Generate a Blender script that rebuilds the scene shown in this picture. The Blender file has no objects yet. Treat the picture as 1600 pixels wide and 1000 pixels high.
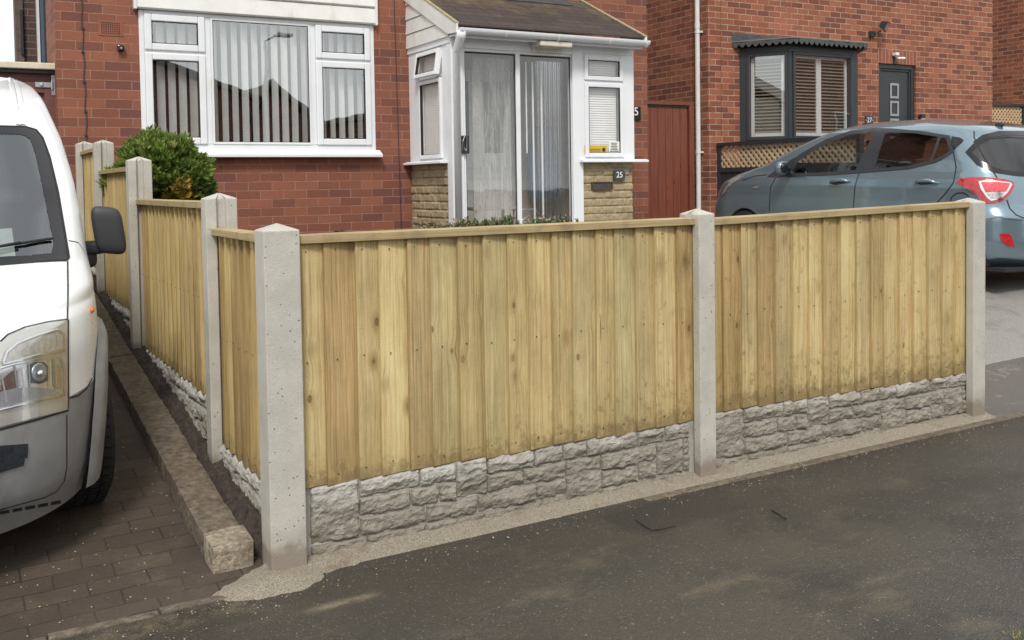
import bpy, bmesh, math, random
import numpy as np
from mathutils import Vector, Matrix
from mathutils.bvhtree import BVHTree
from mathutils.geometry import delaunay_2d_cdt
random.seed(7); RNG = np.random.default_rng(7)
SC = bpy.context.scene
COL = SC.collection
# ------------------------------------------------------------------ camera
F = 1560.0; TH = math.radians(29.5); PI_ = math.atan(58/1560); RO = math.radians(.88); PY0 = 345.0
CAM = Vector((0, 0, 1.42))
W0 = Vector((math.sin(TH), math.cos(TH), 0)); R0 = Vector((math.cos(TH), -math.sin(TH), 0)); UZ = Vector((0, 0, 1))
CW = W0*math.cos(PI_) - UZ*math.sin(PI_); U0 = UZ*math.cos(PI_) + W0*math.sin(PI_)
CR = R0*math.cos(RO) - U0*math.sin(RO); CU = U0*math.cos(RO) + R0*math.sin(RO)
cd = bpy.data.cameras.new('camera'); co = bpy.data.objects.new('camera', cd); COL.objects.link(co)
cd.sensor_width = 36; cd.lens = 36*F/1600; cd.shift_y = -(500-PY0)/1600; cd.clip_end = 500; cd.clip_start = .05
m = Matrix.Identity(4)
for i in range(3):
    m[i][0] = CR[i]; m[i][1] = CU[i]; m[i][2] = -CW[i]; m[i][3] = CAM[i]
co.matrix_world = m
SC.camera = co
# ------------------------------------------------------------------ world and sun (bright overcast)
SUN_EL, SUN_AZ = math.radians(48), math.radians(212)     # azimuth clockwise from +Y
w = bpy.data.worlds.new('World'); SC.world = w; w.use_nodes = True
nt = w.node_tree; N = nt.nodes; L = nt.links; N.clear()
sky = N.new('ShaderNodeTexSky'); sky.sky_type = 'NISHITA'; sky.sun_disc = False
sky.sun_elevation = SUN_EL; sky.sun_rotation = SUN_AZ; sky.dust_density = 3.0
tc = N.new('ShaderNodeTexCoord'); mp = N.new('ShaderNodeMapping'); mp.inputs['Scale'].default_value = (1.6, 1.6, 4)
no = N.new('ShaderNodeTexNoise'); no.inputs['Scale'].default_value = 1.7; no.inputs['Detail'].default_value = 8
cr = N.new('ShaderNodeValToRGB'); cr.color_ramp.elements[0].position = .36; cr.color_ramp.elements[1].position = .60
mx = N.new('ShaderNodeMix'); mx.data_type = 'RGBA'; mx.inputs[7].default_value = (10.9, 11.0, 10.9, 1)
cr.color_ramp.elements[0].color = (.62, .62, .62, 1); cr.color_ramp.elements[1].color = (1, 1, 1, 1)
bg = N.new('ShaderNodeBackground'); bg.inputs['Strength'].default_value = .09
ow = N.new('ShaderNodeOutputWorld')
L.new(tc.outputs['Generated'], mp.inputs['Vector']); L.new(mp.outputs[0], no.inputs['Vector']); L.new(no.outputs[0], cr.inputs[0])
L.new(cr.outputs[0], mx.inputs[0]); L.new(sky.outputs[0], mx.inputs[6]); L.new(mx.outputs[2], bg.inputs[0]); L.new(bg.outputs[0], ow.inputs[0])
sd = bpy.data.lights.new('sun', 'SUN'); sd.energy = 2.0; sd.angle = math.radians(12); sd.color = (1, .965, .915)
so = bpy.data.objects.new('sun', sd); COL.objects.link(so)
sdir = Vector((math.sin(SUN_AZ)*math.cos(SUN_EL), math.cos(SUN_AZ)*math.cos(SUN_EL), math.sin(SUN_EL)))
so.rotation_euler = sdir.to_track_quat('Z', 'Y').to_euler(); so.location = (0, 0, 12)
SC.view_settings.view_transform = 'Standard'; SC.view_settings.look = 'None'
SC.view_settings.exposure = 0.37; SC.view_settings.gamma = 1
SC.cycles.max_bounces = 10; SC.cycles.transparent_max_bounces = 16

# ------------------------------------------------------------------ measuring helpers
def ray(x, y): return CW + CR*((x-800)/F) - CU*((y-PY0)/F)
def oY(x, y, Y): d = ray(x, y); return CAM + d*(Y/d.y)
def oX(x, y, X): d = ray(x, y); return CAM + d*(X/d.x)
def proj(P):
    v = Vector(P) - CAM; w_ = v.dot(CW); return 800+F*v.dot(CR)/w_, PY0-F*v.dot(CU)/w_
def inpoly(x, y, poly):
    c = False; n = len(poly); j = n-1
    for i in range(n):
        xi, yi = poly[i]; xj, yj = poly[j]
        if (yi > y) != (yj > y) and x < (xj-xi)*(y-yi)/(yj-yi)+xi: c = not c
        j = i
    return c
def lerp(a, b, t): return a+(b-a)*t
def sm(t): t = max(0, min(1, t)); return t*t*(3-2*t)
YL = [-60, 3.6, 60]
def ground_z(X, Y):
    b = .023*(X-1)
    b = max(-.25, min(.25, b))
    left = b + (.13*(Y-3.6) if Y > 3.6 else .012*(Y-3.6))
    if Y > 12: left = b + 1.092
    if Y < -3: left = b - .08
    rr = b + np.interp(Y, [3.6, 5.7, 7, 9, 12], [0, .30, .33, .38, .8]) if Y > 3.6 else left
    t = sm((X-4.6)/.8)
    return lerp(left, float(rr), t)
# numpy value noise
_perm = RNG.random((64, 64, 16))
def vnoise(x, y, z=0.0):
    x = np.asarray(x, float); y = np.asarray(y, float); z = np.zeros_like(x)+z
    xi = np.floor(x).astype(int); yi = np.floor(y).astype(int); zi = np.floor(z).astype(int)
    fx = x-xi; fy = y-yi; fz = z-zi
    fx = fx*fx*(3-2*fx); fy = fy*fy*(3-2*fy); fz = fz*fz*(3-2*fz)
    def g(a, b, c): return _perm[(xi+a) % 64, (yi+b) % 64, (zi+c) % 16]
    r = 0
    for a in (0, 1):
        for b in (0, 1):
            for c in (0, 1):
                r = r + g(a, b, c)*(fx if a else 1-fx)*(fy if b else 1-fy)*(fz if c else 1-fz)
    return r*2-1
def fbm(x, y, z=0, o=4):
    r = 0; a = 1; s = 0
    for i in range(o):
        r = r + a*vnoise(x*2**i+i*7.3, y*2**i+i*3.1, z); s += a; a *= .5
    return r/s
# ------------------------------------------------------------------ mesh builder
class MB:
    def __init__(s): s.v = []; s.f = []; s.mi = []; s.mats = []; s.cur = 0; s.col = None
    def m(s, mat):
        if mat not in s.mats: s.mats.append(mat)
        s.cur = s.mats.index(mat); return s
    def add(s, vs, fs):
        b = len(s.v); s.v += [tuple(p) for p in vs]
        for f in fs: s.f.append(tuple(i+b for i in f)); s.mi.append(s.cur)
        return b
    def box(s, x0, x1, y0, y1, z0, z1):
        s.add([(x0,y0,z0),(x1,y0,z0),(x1,y1,z0),(x0,y1,z0),(x0,y0,z1),(x1,y0,z1),(x1,y1,z1),(x0,y1,z1)],
              [(0,3,2,1),(4,5,6,7),(0,1,5,4),(1,2,6,5),(2,3,7,6),(3,0,4,7)]); return s
    def hexa(s, P):   # 8 points, order as box
        s.add(P, [(0,3,2,1),(4,5,6,7),(0,1,5,4),(1,2,6,5),(2,3,7,6),(3,0,4,7)]); return s
    def prism(s, poly, fn0, fn1, cap=True):      # poly of 2D pts, fn maps to 3D at each end
        n = len(poly); a = [fn0(p) for p in poly]; b = [fn1(p) for p in poly]
        fs = [(i, (i+1) % n, (i+1) % n+n, i+n) for i in range(n)]
        if cap: fs += [tuple(range(n))[::-1], tuple(range(n, 2*n))]
        s.add(a+b, fs); return s
    def grid(s, P, flip=False):   # P[i][j]
        n = len(P); k = len(P[0]); vs = [p for r in P for p in r]; fs = []
        for i in range(n-1):
            for j in range(k-1):
                q = (i*k+j, i*k+j+1, (i+1)*k+j+1, (i+1)*k+j)
                fs.append(q[::-1] if flip else q)
        s.add(vs, fs); return s
    def tube(s, pts, r, n=10, cap=True):
        pts = [Vector(p) for p in pts]; rr = r if isinstance(r, (list, tuple)) else [r]*len(pts)
        rings = []; up = None
        for i, p in enumerate(pts):
            d = (pts[min(i+1, len(pts)-1)]-pts[max(i-1, 0)]).normalized()
            if up is None:
                up = Vector((0, 0, 1)) if abs(d.z) < .9 else Vector((1, 0, 0))
            a = d.cross(up).normalized(); b = a.cross(d).normalized(); up = b
            rings.append([p+(a*math.cos(2*math.pi*k/n)+b*math.sin(2*math.pi*k/n))*rr[i] for k in range(n)])
        vs = [q for R_ in rings for q in R_]; fs = []
        for i in range(len(pts)-1):
            for k in range(n): fs.append((i*n+k, i*n+(k+1) % n, (i+1)*n+(k+1) % n, (i+1)*n+k))
        if cap: fs += [tuple(range(n))[::-1], tuple((len(pts)-1)*n+k for k in range(n))]
        s.add(vs, fs); return s
    def lathe(s, prof, c, axis='Z', n=32):       # prof: (r, h)
        rings = []
        for r, h in prof:
            for k in range(n):
                a = 2*math.pi*k/n; u, v = r*math.cos(a), r*math.sin(a)
                p = {'Z': (u, v, h), 'X': (h, u, v), 'Y': (u, h, v)}[axis]
                rings.append((c[0]+p[0], c[1]+p[1], c[2]+p[2]))
        fs = []
        for i in range(len(prof)-1):
            for k in range(n): fs.append((i*n+k, i*n+(k+1) % n, (i+1)*n+(k+1) % n, (i+1)*n+k))
        s.add(rings, fs); return s
    def frame(s, fn, a0, a1, b0, b1, wl, wr, wb, wt, d0, d1):
        """rectangular frame; fn(a,b,d)->3D ; a across, b up, d depth"""
        def bx(p0, p1, q0, q1):
            s.hexa([fn(p0,q0,d0), fn(p1,q0,d0), fn(p1,q0,d1), fn(p0,q0,d1), fn(p0,q1,d0), fn(p1,q1,d0), fn(p1,q1,d1), fn(p0,q1,d1)])
        bx(a0, a0+wl, b0, b1); bx(a1-wr, a1, b0, b1); bx(a0+wl, a1-wr, b0, b0+wb); bx(a0+wl, a1-wr, b1-wt, b1)
        return s
    def build(s, name, mat=None, parent=None, smooth=False, bevel=0, attr=None, org=None, recalc=True):
        me = bpy.data.meshes.new(name)
        o3 = Vector((0, 0, 0))
        if parent is not None: o3 = world_loc(parent)
        elif org is not None: o3 = Vector(org)
        V = np.array(s.v, dtype=np.float64).reshape(-1, 3) - np.array(o3)
        me.from_pydata(V.tolist(), [], s.f)
        mats = s.mats if s.mats else [mat]
        for q in mats: me.materials.append(q)
        if s.mats: me.polygons.foreach_set('material_index', s.mi)
        if recalc:
            bm = bmesh.new(); bm.from_mesh(me); bmesh.ops.recalc_face_normals(bm, faces=bm.faces); bm.to_mesh(me); bm.free()
        if attr is not None:
            for an, vals in attr.items():
                vals = np.asarray(vals, float)
                if vals.ndim == 1:
                    at = me.attributes.new(an, 'FLOAT', 'POINT'); at.data.foreach_set('value', vals)
                else:
                    at = me.attributes.new(an, 'FLOAT_COLOR', 'POINT'); at.data.foreach_set('color', np.c_[vals, np.ones(len(vals))].ravel())
        if smooth: me.polygons.foreach_set('use_smooth', [True]*len(me.polygons))
        me.update()
        o = bpy.data.objects.new(name, me); COL.objects.link(o)
        if parent is not None: o.parent = parent
        else: o.location = o3
        if bevel:
            b = o.modifiers.new('bevel', 'BEVEL'); b.width = bevel; b.segments = 2; b.limit_method = 'ANGLE'; b.angle_limit = math.radians(40)
        return o
def world_loc(o):
    r = Vector((0, 0, 0))
    while o is not None: r += o.location; o = o.parent
    return r
def tag(o, label=None, cat=None, group=None, kind=None):
    if label: o['label'] = label
    if cat: o['category'] = cat
    if group: o['group'] = group
    if kind: o['kind'] = kind
    return o
def thing(name, loc, label, cat, group=None):
    o = bpy.data.objects.new(name, None); o.location = loc; COL.objects.link(o); o.empty_display_size = .1
    return tag(o, label, cat, group)
# ------------------------------------------------------------------ materials
def newmat(name):
    mt = bpy.data.materials.new(name); mt.use_nodes = True
    nt = mt.node_tree; b = nt.nodes['Principled BSDF']
    return mt, nt, nt.nodes, nt.links, b
def nz(nt, vec, scale, detail=4, rough=.55, dist=0):
    n = nt.nodes.new('ShaderNodeTexNoise'); n.inputs['Scale'].default_value = scale; n.inputs['Detail'].default_value = detail
    n.inputs['Roughness'].default_value = rough; n.inputs['Distortion'].default_value = dist
    if vec is not None: nt.links.new(vec, n.inputs['Vector'])
    return n.outputs['Fac']
def ramp(nt, fac, stops):
    n = nt.nodes.new('ShaderNodeValToRGB'); e = n.color_ramp.elements
    while len(e) < len(stops): e.new(.5)
    for k, (p, c) in enumerate(stops):
        e[k].position = p; e[k].color = (*c, 1) if isinstance(c, tuple) else (c, c, c, 1)
    nt.links.new(fac, n.inputs[0]); return n.outputs[0]
def mix(nt, fac, a, b, mode='MIX'):
    n = nt.nodes.new('ShaderNodeMix'); n.data_type = 'RGBA'; n.blend_type = mode
    for sock, v in ((0, fac), (6, a), (7, b)):
        if isinstance(v, (int, float)): n.inputs[sock].default_value = v
        elif isinstance(v, tuple): n.inputs[sock].default_value = (*v, 1)
        else: nt.links.new(v, n.inputs[sock])
    return n.outputs[2]
def mth(nt, op, a, b=None, c=None):
    n = nt.nodes.new('ShaderNodeMath'); n.operation = op
    for i, v in enumerate((a, b, c)):
        if v is None: continue
        if isinstance(v, (int, float)): n.inputs[i].default_value = v
        else: nt.links.new(v, n.inputs[i])
    return n.outputs[0]
def bump(nt, b, h, strength=.3, dist=.01, prev=None):
    n = nt.nodes.new('ShaderNodeBump'); n.inputs['Strength'].default_value = strength; n.inputs['Distance'].default_value = dist
    nt.links.new(h, n.inputs['Height'])
    if prev is not None: nt.links.new(prev, n.inputs['Normal'])
    if b is not None: nt.links.new(n.outputs[0], b.inputs['Normal'])
    return n.outputs[0]
def coords(nt, kind='Object', scale=(1, 1, 1), loc=(0, 0, 0), rot=(0, 0, 0)):
    if kind == 'World':
        g = nt.nodes.new('ShaderNodeNewGeometry'); src = g.outputs['Position']
    else:
        t = nt.nodes.new('ShaderNodeTexCoord'); src = t.outputs[kind]
    mp = nt.nodes.new('ShaderNodeMapping'); mp.inputs['Scale'].default_value = scale; mp.inputs['Location'].default_value = loc; mp.inputs['Rotation'].default_value = rot
    nt.links.new(src, mp.inputs[0]); return mp.outputs[0]
def sep(nt, v):
    n = nt.nodes.new('ShaderNodeSeparateXYZ'); nt.links.new(v, n.inputs[0]); return n.outputs
def comb(nt, x, y, z):
    n = nt.nodes.new('ShaderNodeCombineXYZ')
    for i, v in enumerate((x, y, z)):
        if isinstance(v, (int, float)): n.inputs[i].default_value = v
        else: nt.links.new(v, n.inputs[i])
    return n.outputs[0]
def attr(nt, name):
    n = nt.nodes.new('ShaderNodeAttribute'); n.attribute_name = name; return n
def plain(name, col, rough=.5, metal=0, var=.12, vs=8, bmp=0, bs=60, coat=0, spec=.5, dirt=None, kind='World'):
    mt, nt, N, L, b = newmat(name)
    v = coords(nt, kind); n = nz(nt, v, vs, 5)
    c2 = tuple(max(0, c*(1-var)) for c in col); c1 = tuple(min(1, c*(1+var)) for c in col)
    c = ramp(nt, n, [(.3, c2), (.7, c1)])
    if dirt:
        d = nz(nt, coords(nt, kind, (1, 1, .5)), dirt[1], 6, .65)
        c = mix(nt, mth(nt, 'MULTIPLY', ramp(nt, d, [(dirt[2], 0.0), (dirt[2]+.15, 1.0)]), dirt[3]), c, dirt[0])
    L.new(c, b.inputs['Base Color'])
    b.inputs['Roughness'].default_value = rough; b.inputs['Metallic'].default_value = metal
    b.inputs['Coat Weight'].default_value = coat; b.inputs['Specular IOR Level'].default_value = spec
    if rough > .12:
        r = nz(nt, v, vs*2.3, 3); L.new(mth(nt, 'MULTIPLY_ADD', r, rough*.35, rough*.82), b.inputs['Roughness'])
    if bmp: bump(nt, b, nz(nt, v, bs, 6, .6), bmp, .01)
    return mt
def brick_mat(name, c1, c2, mortar, ms=.009, off=(0, 0), bw=.225, bh=.0825, dark=None, mvar=None, stain=None, light=None, cm=.55):
    mt, nt, N, L, b = newmat(name)
    p = sep(nt, coords(nt, 'World'))
    ux = mth(nt, 'ADD', p[0], p[1])
    # small wobble of joints
    w = nz(nt, coords(nt, 'World'), 9, 2)
    wob = mth(nt, 'MULTIPLY_ADD', w, .006, -.003)
    vec = comb(nt, mth(nt, 'ADD', mth(nt, 'ADD', ux, off[0]), wob), mth(nt, 'ADD', mth(nt, 'ADD', p[2], off[1]), wob), 0)
    bt = N.new('ShaderNodeTexBrick'); L.new(vec, bt.inputs['Vector'])
    bt.inputs['Scale'].default_value = 1; bt.inputs['Brick Width'].default_value = bw; bt.inputs['Row Height'].default_value = bh
    bt.inputs['Mortar Size'].default_value = ms; bt.inputs['Mortar Smooth'].default_value = .25; bt.inputs['Bias'].default_value = 0
    bt.inputs['Color1'].default_value = (0, 0, 0, 1); bt.inputs['Color2'].default_value = (1, 1, 1, 1); bt.inputs['Mortar'].default_value = (.5, .5, .5, 1)
    fac = bt.outputs['Fac']; rnd = bt.outputs['Color']
    st = [(0, c1), (.55, tuple(lerp(a, b_, .45) for a, b_ in zip(c1, c2))), (1, c2)]
    if dark: st = [(0, dark), (.16, dark), (.22, c1), (.7, tuple(lerp(a, b_, .6) for a, b_ in zip(c1, c2))), (1, c2)]
    if light: st[-1] = (.93, c2); st.append((1.0, light))
    bc = ramp(nt, rnd, st)
    fine = nz(nt, coords(nt, 'World'), 55, 6, .7)
    bc = mix(nt, .55, bc, ramp(nt, fine, [(.25, (.35, .35, .35)), (.75, (.72, .72, .72))]), 'OVERLAY')
    big = nz(nt, coords(nt, 'World'), 1.1, 5)
    bc = mix(nt, .5, bc, ramp(nt, big, [(.3, (.38, .38, .38)), (.7, (.62, .62, .62))]), 'OVERLAY')
    mc = ramp(nt, nz(nt, coords(nt, 'World'), 7, 6, .7), [(.35, mvar or tuple(c*.7 for c in mortar)), (.62, mortar)])
    c = mix(nt, fac, bc, mc)
    if stain:
        sn = nz(nt, coords(nt, 'World', (1, 1, .35)), 2.2, 7, .7)
        c = mix(nt, mth(nt, 'MULTIPLY', ramp(nt, sn, [(.55, 0.0), (.75, 1.0)]), .5), c, stain)
    L.new(c, b.inputs['Base Color']); b.inputs['Roughness'].default_value = .85; b.inputs['Specular IOR Level'].default_value = .3
    h = mth(nt, 'SUBTRACT', mth(nt, 'MULTIPLY', fine, .35), fac)
    bump(nt, b, h, cm, .006)
    return mt
M = {}
M['brick25'] = brick_mat('old_red_brick', (.185, .069, .045), (.262, .099, .060), (.32, .19, .145), ms=.0046, mvar=(.235, .12, .085), dark=(.155, .062, .047), off=(.05, .01))
M['brick27'] = brick_mat('orange_red_brick', (.205, .070, .042), (.33, .122, .068), (.46, .33, .24), ms=.0062, dark=(.172, .062, .042), mvar=(.27, .16, .11), off=(.03, .02))
M['brickdark'] = brick_mat('dark_brick', (.06, .045, .042), (.11, .055, .045), (.2, .17, .14), ms=.006)
M['brickopp'] = brick_mat('opposite_brick', (.16, .06, .045), (.26, .10, .07), (.3, .25, .2), ms=.01)
def wood_mat():
    mt, nt, N, L, b = newmat('treated_softwood')
    v0 = coords(nt, 'Object'); rn = attr(nt, 'rnd').outputs['Fac']
    oi = N.new('ShaderNodeObjectInfo')
    sh = mth(nt, 'MULTIPLY_ADD', rn, 37.0, mth(nt, 'MULTIPLY', oi.outputs['Random'], 53.0))
    p = sep(nt, v0); un = attr(nt, 'uu').outputs['Fac']          # uu = metres across all the boards
    ua = mth(nt, 'ADD', un, sh)
    # knots
    kv = comb(nt, mth(nt, 'MULTIPLY', ua, 10.5), mth(nt, 'MULTIPLY_ADD', p[2], 6.0, sh), sh)
    vo = N.new('ShaderNodeTexVoronoi'); L.new(kv, vo.inputs['Vector']); vo.inputs['Scale'].default_value = 1; vo.inputs['Randomness'].default_value = .9
    kd = vo.outputs['Distance']; kcol = sep(nt, vo.outputs['Color'])
    has = mth(nt, 'GREATER_THAN', kcol[0], .34)
    kdm = mth(nt, 'ADD', kd, mth(nt, 'MULTIPLY', mth(nt, 'SUBTRACT', 1.0, has), 2.0))
    near = ramp(nt, kdm, [(0, 1.0), (.42, 0.0)])
    # grain coordinate bends round knots
    g = mth(nt, 'MULTIPLY_ADD', near, .018, mth(nt, 'MULTIPLY', ua, 1.0))
    warp = nz(nt, comb(nt, mth(nt, 'MULTIPLY', ua, 5.), 0, mth(nt, 'MULTIPLY', p[2], 1.3)), 1.6, 3)
    g = mth(nt, 'ADD', g, mth(nt, 'MULTIPLY', warp, .022))
    gv = comb(nt, mth(nt, 'MULTIPLY', g, 120.), sh, mth(nt, 'MULTIPLY', p[2], 1.6))
    gr = nz(nt, gv, 1.0, 3, .6)
    gv2 = comb(nt, mth(nt, 'MULTIPLY', g, 420.), sh, mth(nt, 'MULTIPLY', p[2], 9.))
    gr2 = nz(nt, gv2, 1.0, 2, .5)
    base = ramp(nt, gr, [(.28, (.36, .275, .135)), (.5, (.51, .415, .225)), (.72, (.62, .52, .31))])
    tint = ramp(nt, rn, [(0, (.36, .32, .27)), (.12, (.44, .43, .42)), (.3, (.56, .53, .47)), (.5, (.49, .475, .45)), (.7, (.60, .575, .52)), (.85, (.46, .475, .46)), (1, (.40, .355, .29))])
    c = mix(nt, .97, base, tint, 'OVERLAY')
    c = mix(nt, .30, c, ramp(nt, gr2, [(.3, (.3, .3, .3)), (.7, (.68, .68, .68))]), 'OVERLAY')
    blot = nz(nt, comb(nt, mth(nt, 'MULTIPLY', ua, 2.5), sh, mth(nt, 'MULTIPLY', p[2], 1.2)), 1.8, 5, .65)
    c = mix(nt, .85, c, ramp(nt, blot, [(.3, (.36, .35, .32)), (.68, (.63, .62, .60))]), 'OVERLAY')
    # knot colour: rings and centre
    ring = mth(nt, 'SINE', mth(nt, 'MULTIPLY', kdm, 120.))
    kc = ramp(nt, kdm, [(0, .95), (.03, .75), (.075, .9), (.095, .45), (.12, .10), (.26, 0.0)])
    kc = mth(nt, 'MULTIPLY', kc, ramp(nt, kcol[1], [(0, .6), (.6, 1.0)]))
    kc = mth(nt, 'MULTIPLY', kc, mth(nt, 'MULTIPLY_ADD', ring, .22, .8))
    halo = mth(nt, 'MULTIPLY', ramp(nt, kdm, [(.08, .8), (.34, 0.0)]), ramp(nt, kcol[2], [(.45, 0.0), (.8, 1.0)]))
    c = mix(nt, halo, c, (.30, .195, .085))
    c = mix(nt, kc, c, (.12, .060, .022))
    # short dark splits
    cv = comb(nt, mth(nt, 'MULTIPLY', g, 55.), sh, mth(nt, 'MULTIPLY', p[2], 3.))
    ck = ramp(nt, nz(nt, cv, 1.0, 1, .4), [(.80, 0.0), (.86, 1.0)])
    c = mix(nt, mth(nt, 'MULTIPLY', ck, .75), c, (.11, .065, .03))
    # mud splashed up from the ground
    mu = nz(nt, comb(nt, mth(nt, 'MULTIPLY', un, 22.), sh, mth(nt, 'MULTIPLY', p[2], 20.)), 1, 6, .75)
    hgt = ramp(nt, p[2], [(0, .36), (.10, .10), (.3, 0.0)])
    wp = sep(nt, coords(nt, 'World')); rx = ramp(nt, mth(nt, 'MULTIPLY', wp[0], .2), [(.36, 0.0), (.56, .09)])
    mm = ramp(nt, mth(nt, 'ADD', mth(nt, 'ADD', mu, rx), hgt), [(.66, 0.0), (.84, 1.0)])
    c = mix(nt, mth(nt, 'MULTIPLY', mm, .7), c, (.13, .09, .045))
    for (sx_, sz_, sr_) in ((2.795, 1.05, .11), (2.935, 1.04, .125)):
        dd_ = mth(nt, 'SQRT', mth(nt, 'ADD', mth(nt, 'POWER', mth(nt, 'MULTIPLY', mth(nt, 'SUBTRACT', wp[0], sx_), 1.7), 2.0), mth(nt, 'POWER', mth(nt, 'SUBTRACT', wp[2], sz_), 2.0)))
        dd_ = mth(nt, 'ADD', dd_, mth(nt, 'MULTIPLY', nz(nt, coords(nt, 'World', (1, 1, .5)), 34, 6, .75), .11))
        c = mix(nt, mth(nt, 'MULTIPLY', ramp(nt, dd_, [(sr_*.35, .6), (sr_*1.3, 0.0)]), mth(nt, 'LESS_THAN', wp[1], 3.7)), c, (.14, .085, .038))
    c = mix(nt, ramp(nt, p[2], [(0, .35), (.25, 0.0)]), c, (.33, .24, .10))
    L.new(c, b.inputs['Base Color']); b.inputs['Roughness'].default_value = .72; b.inputs['Specular IOR Level'].default_value = .3
    saw = nz(nt, comb(nt, mth(nt, 'MULTIPLY', un, 25.), sh, mth(nt, 'MULTIPLY', p[2], 260.)), 1, 2)
    h = mth(nt, 'ADD', mth(nt, 'MULTIPLY_ADD', gr2, .5, mth(nt, 'MULTIPLY', gr, .8)), mth(nt, 'MULTIPLY', saw, .3))
    h = mth(nt, 'SUBTRACT', h, mth(nt, 'MULTIPLY_ADD', kc, .5, mth(nt, 'MULTIPLY', ck, 1.5)))
    bump(nt, b, h, .8, .004)
    return mt
M['wood'] = wood_mat()
def rail_mat():
    mt, nt, N, L, b = newmat('treated_rail')
    v = coords(nt, 'World'); p = sep(nt, v)
    u = mth(nt, 'ADD', p[0], p[1])
    gr = nz(nt, comb(nt, mth(nt, 'MULTIPLY', u, 3.), 0, mth(nt, 'MULTIPLY', p[2], 160.)), 1, 4)
    c = ramp(nt, gr, [(.3, (.27, .20, .095)), (.7, (.46, .36, .19))])
    d = nz(nt, v, 9, 6, .7)
    c = mix(nt, mth(nt, 'MULTIPLY', ramp(nt, d, [(.5, 0.0), (.68, 1.0)]), .6), c, (.20, .14, .07))
    L.new(c, b.inputs['Base Color']); b.inputs['Roughness'].default_value = .75
    bump(nt, b, gr, .4, .003); return mt
M['rail'] = rail_mat()
def concrete_post_mat():
    mt, nt, N, L, b = newmat('post_concrete')
    v = coords(nt, 'World'); o = sep(nt, coords(nt, 'Object'))
    c = ramp(nt, nz(nt, v, 6, 6, .65), [(.3, (.40, .382, .335)), (.7, (.52, .498, .445))])
    c = mix(nt, .35, c, ramp(nt, nz(nt, v, 260, 3, .7), [(.3, (.3, .3, .3)), (.7, (.7, .7, .7))]), 'OVERLAY')
    vo = N.new('ShaderNodeTexVoronoi'); L.new(v, vo.inputs['Vector']); vo.inputs['Scale'].default_value = 60
    has = mth(nt, 'GREATER_THAN', sep(nt, vo.outputs['Color'])[0], .72)
    pit = mth(nt, 'MULTIPLY', ramp(nt, vo.outputs['Distance'], [(.08, 1.0), (.20, 0.0)]), has)
    c = mix(nt, mth(nt, 'MULTIPLY', pit, .85), c, (.09, .07, .05))
    # damp band rising from the ground
    wv = nz(nt, v, 14, 5, .7)
    hz = mth(nt, 'ADD', o[2], mth(nt, 'MULTIPLY', wv, .12))
    damp = ramp(nt, hz, [(.13, 1.0), (.165, .35), (.25, 0.0)])
    c = mix(nt, mth(nt, 'MULTIPLY', damp, .85), c, (.20, .165, .125))
    L.new(c, b.inputs['Base Color']); b.inputs['Roughness'].default_value = .85
    h = mth(nt, 'SUBTRACT', mth(nt, 'MULTIPLY', nz(nt, v, 120, 5, .7), .5), pit)
    bump(nt, b, h, .8, .005); return mt
M['post'] = concrete_post_mat()
def gravel_mat():
    mt, nt, N, L, b = newmat('rock_face_concrete')
    v = coords(nt, 'World'); h = attr(nt, 'hh').outputs['Fac']; zz = attr(nt, 'zz').outputs['Fac']
    n = nz(nt, v, 9, 6, .65)
    c = ramp(nt, n, [(.3, (.205, .186, .148)), (.7, (.32, .292, .238))])
    c = mix(nt, .6, c, ramp(nt, nz(nt, v, 160, 5, .75), [(.3, (.28, .28, .28)), (.7, (.72, .72, .72))]), 'OVERLAY')
    px = sep(nt, v)
    left = ramp(nt, px[0], [(.11, 1.0), (.30, .0)]) if False else mth(nt, 'MULTIPLY', mth(nt, 'MAXIMUM', mth(nt, 'SUBTRACT', 2.4, px[0]), 0), .10)
    bl = mth(nt, 'ADD', mth(nt, 'MULTIPLY', mth(nt, 'POWER', zz, 2.2), .36), mth(nt, 'ADD', mth(nt, 'MULTIPLY', nz(nt, v, 5.5, 7, .75), .62), mth(nt, 'ADD', left, mth(nt, 'MULTIPLY', h, .06))))
    bl = ramp(nt, bl, [(.56, 0.0), (.80, 1.0)])
    c = mix(nt, mth(nt, 'MULTIPLY', bl, .82), c, (.53, .515, .48))
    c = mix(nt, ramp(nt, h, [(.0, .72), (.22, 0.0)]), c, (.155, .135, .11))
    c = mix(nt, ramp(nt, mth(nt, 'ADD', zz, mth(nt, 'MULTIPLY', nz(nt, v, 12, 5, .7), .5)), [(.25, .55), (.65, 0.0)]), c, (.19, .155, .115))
    L.new(c, b.inputs['Base Color']); b.inputs['Roughness'].default_value = .88
    bump(nt, b, nz(nt, v, 150, 8, .75), .9, .006); return mt
M['gravel'] = gravel_mat()
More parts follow.
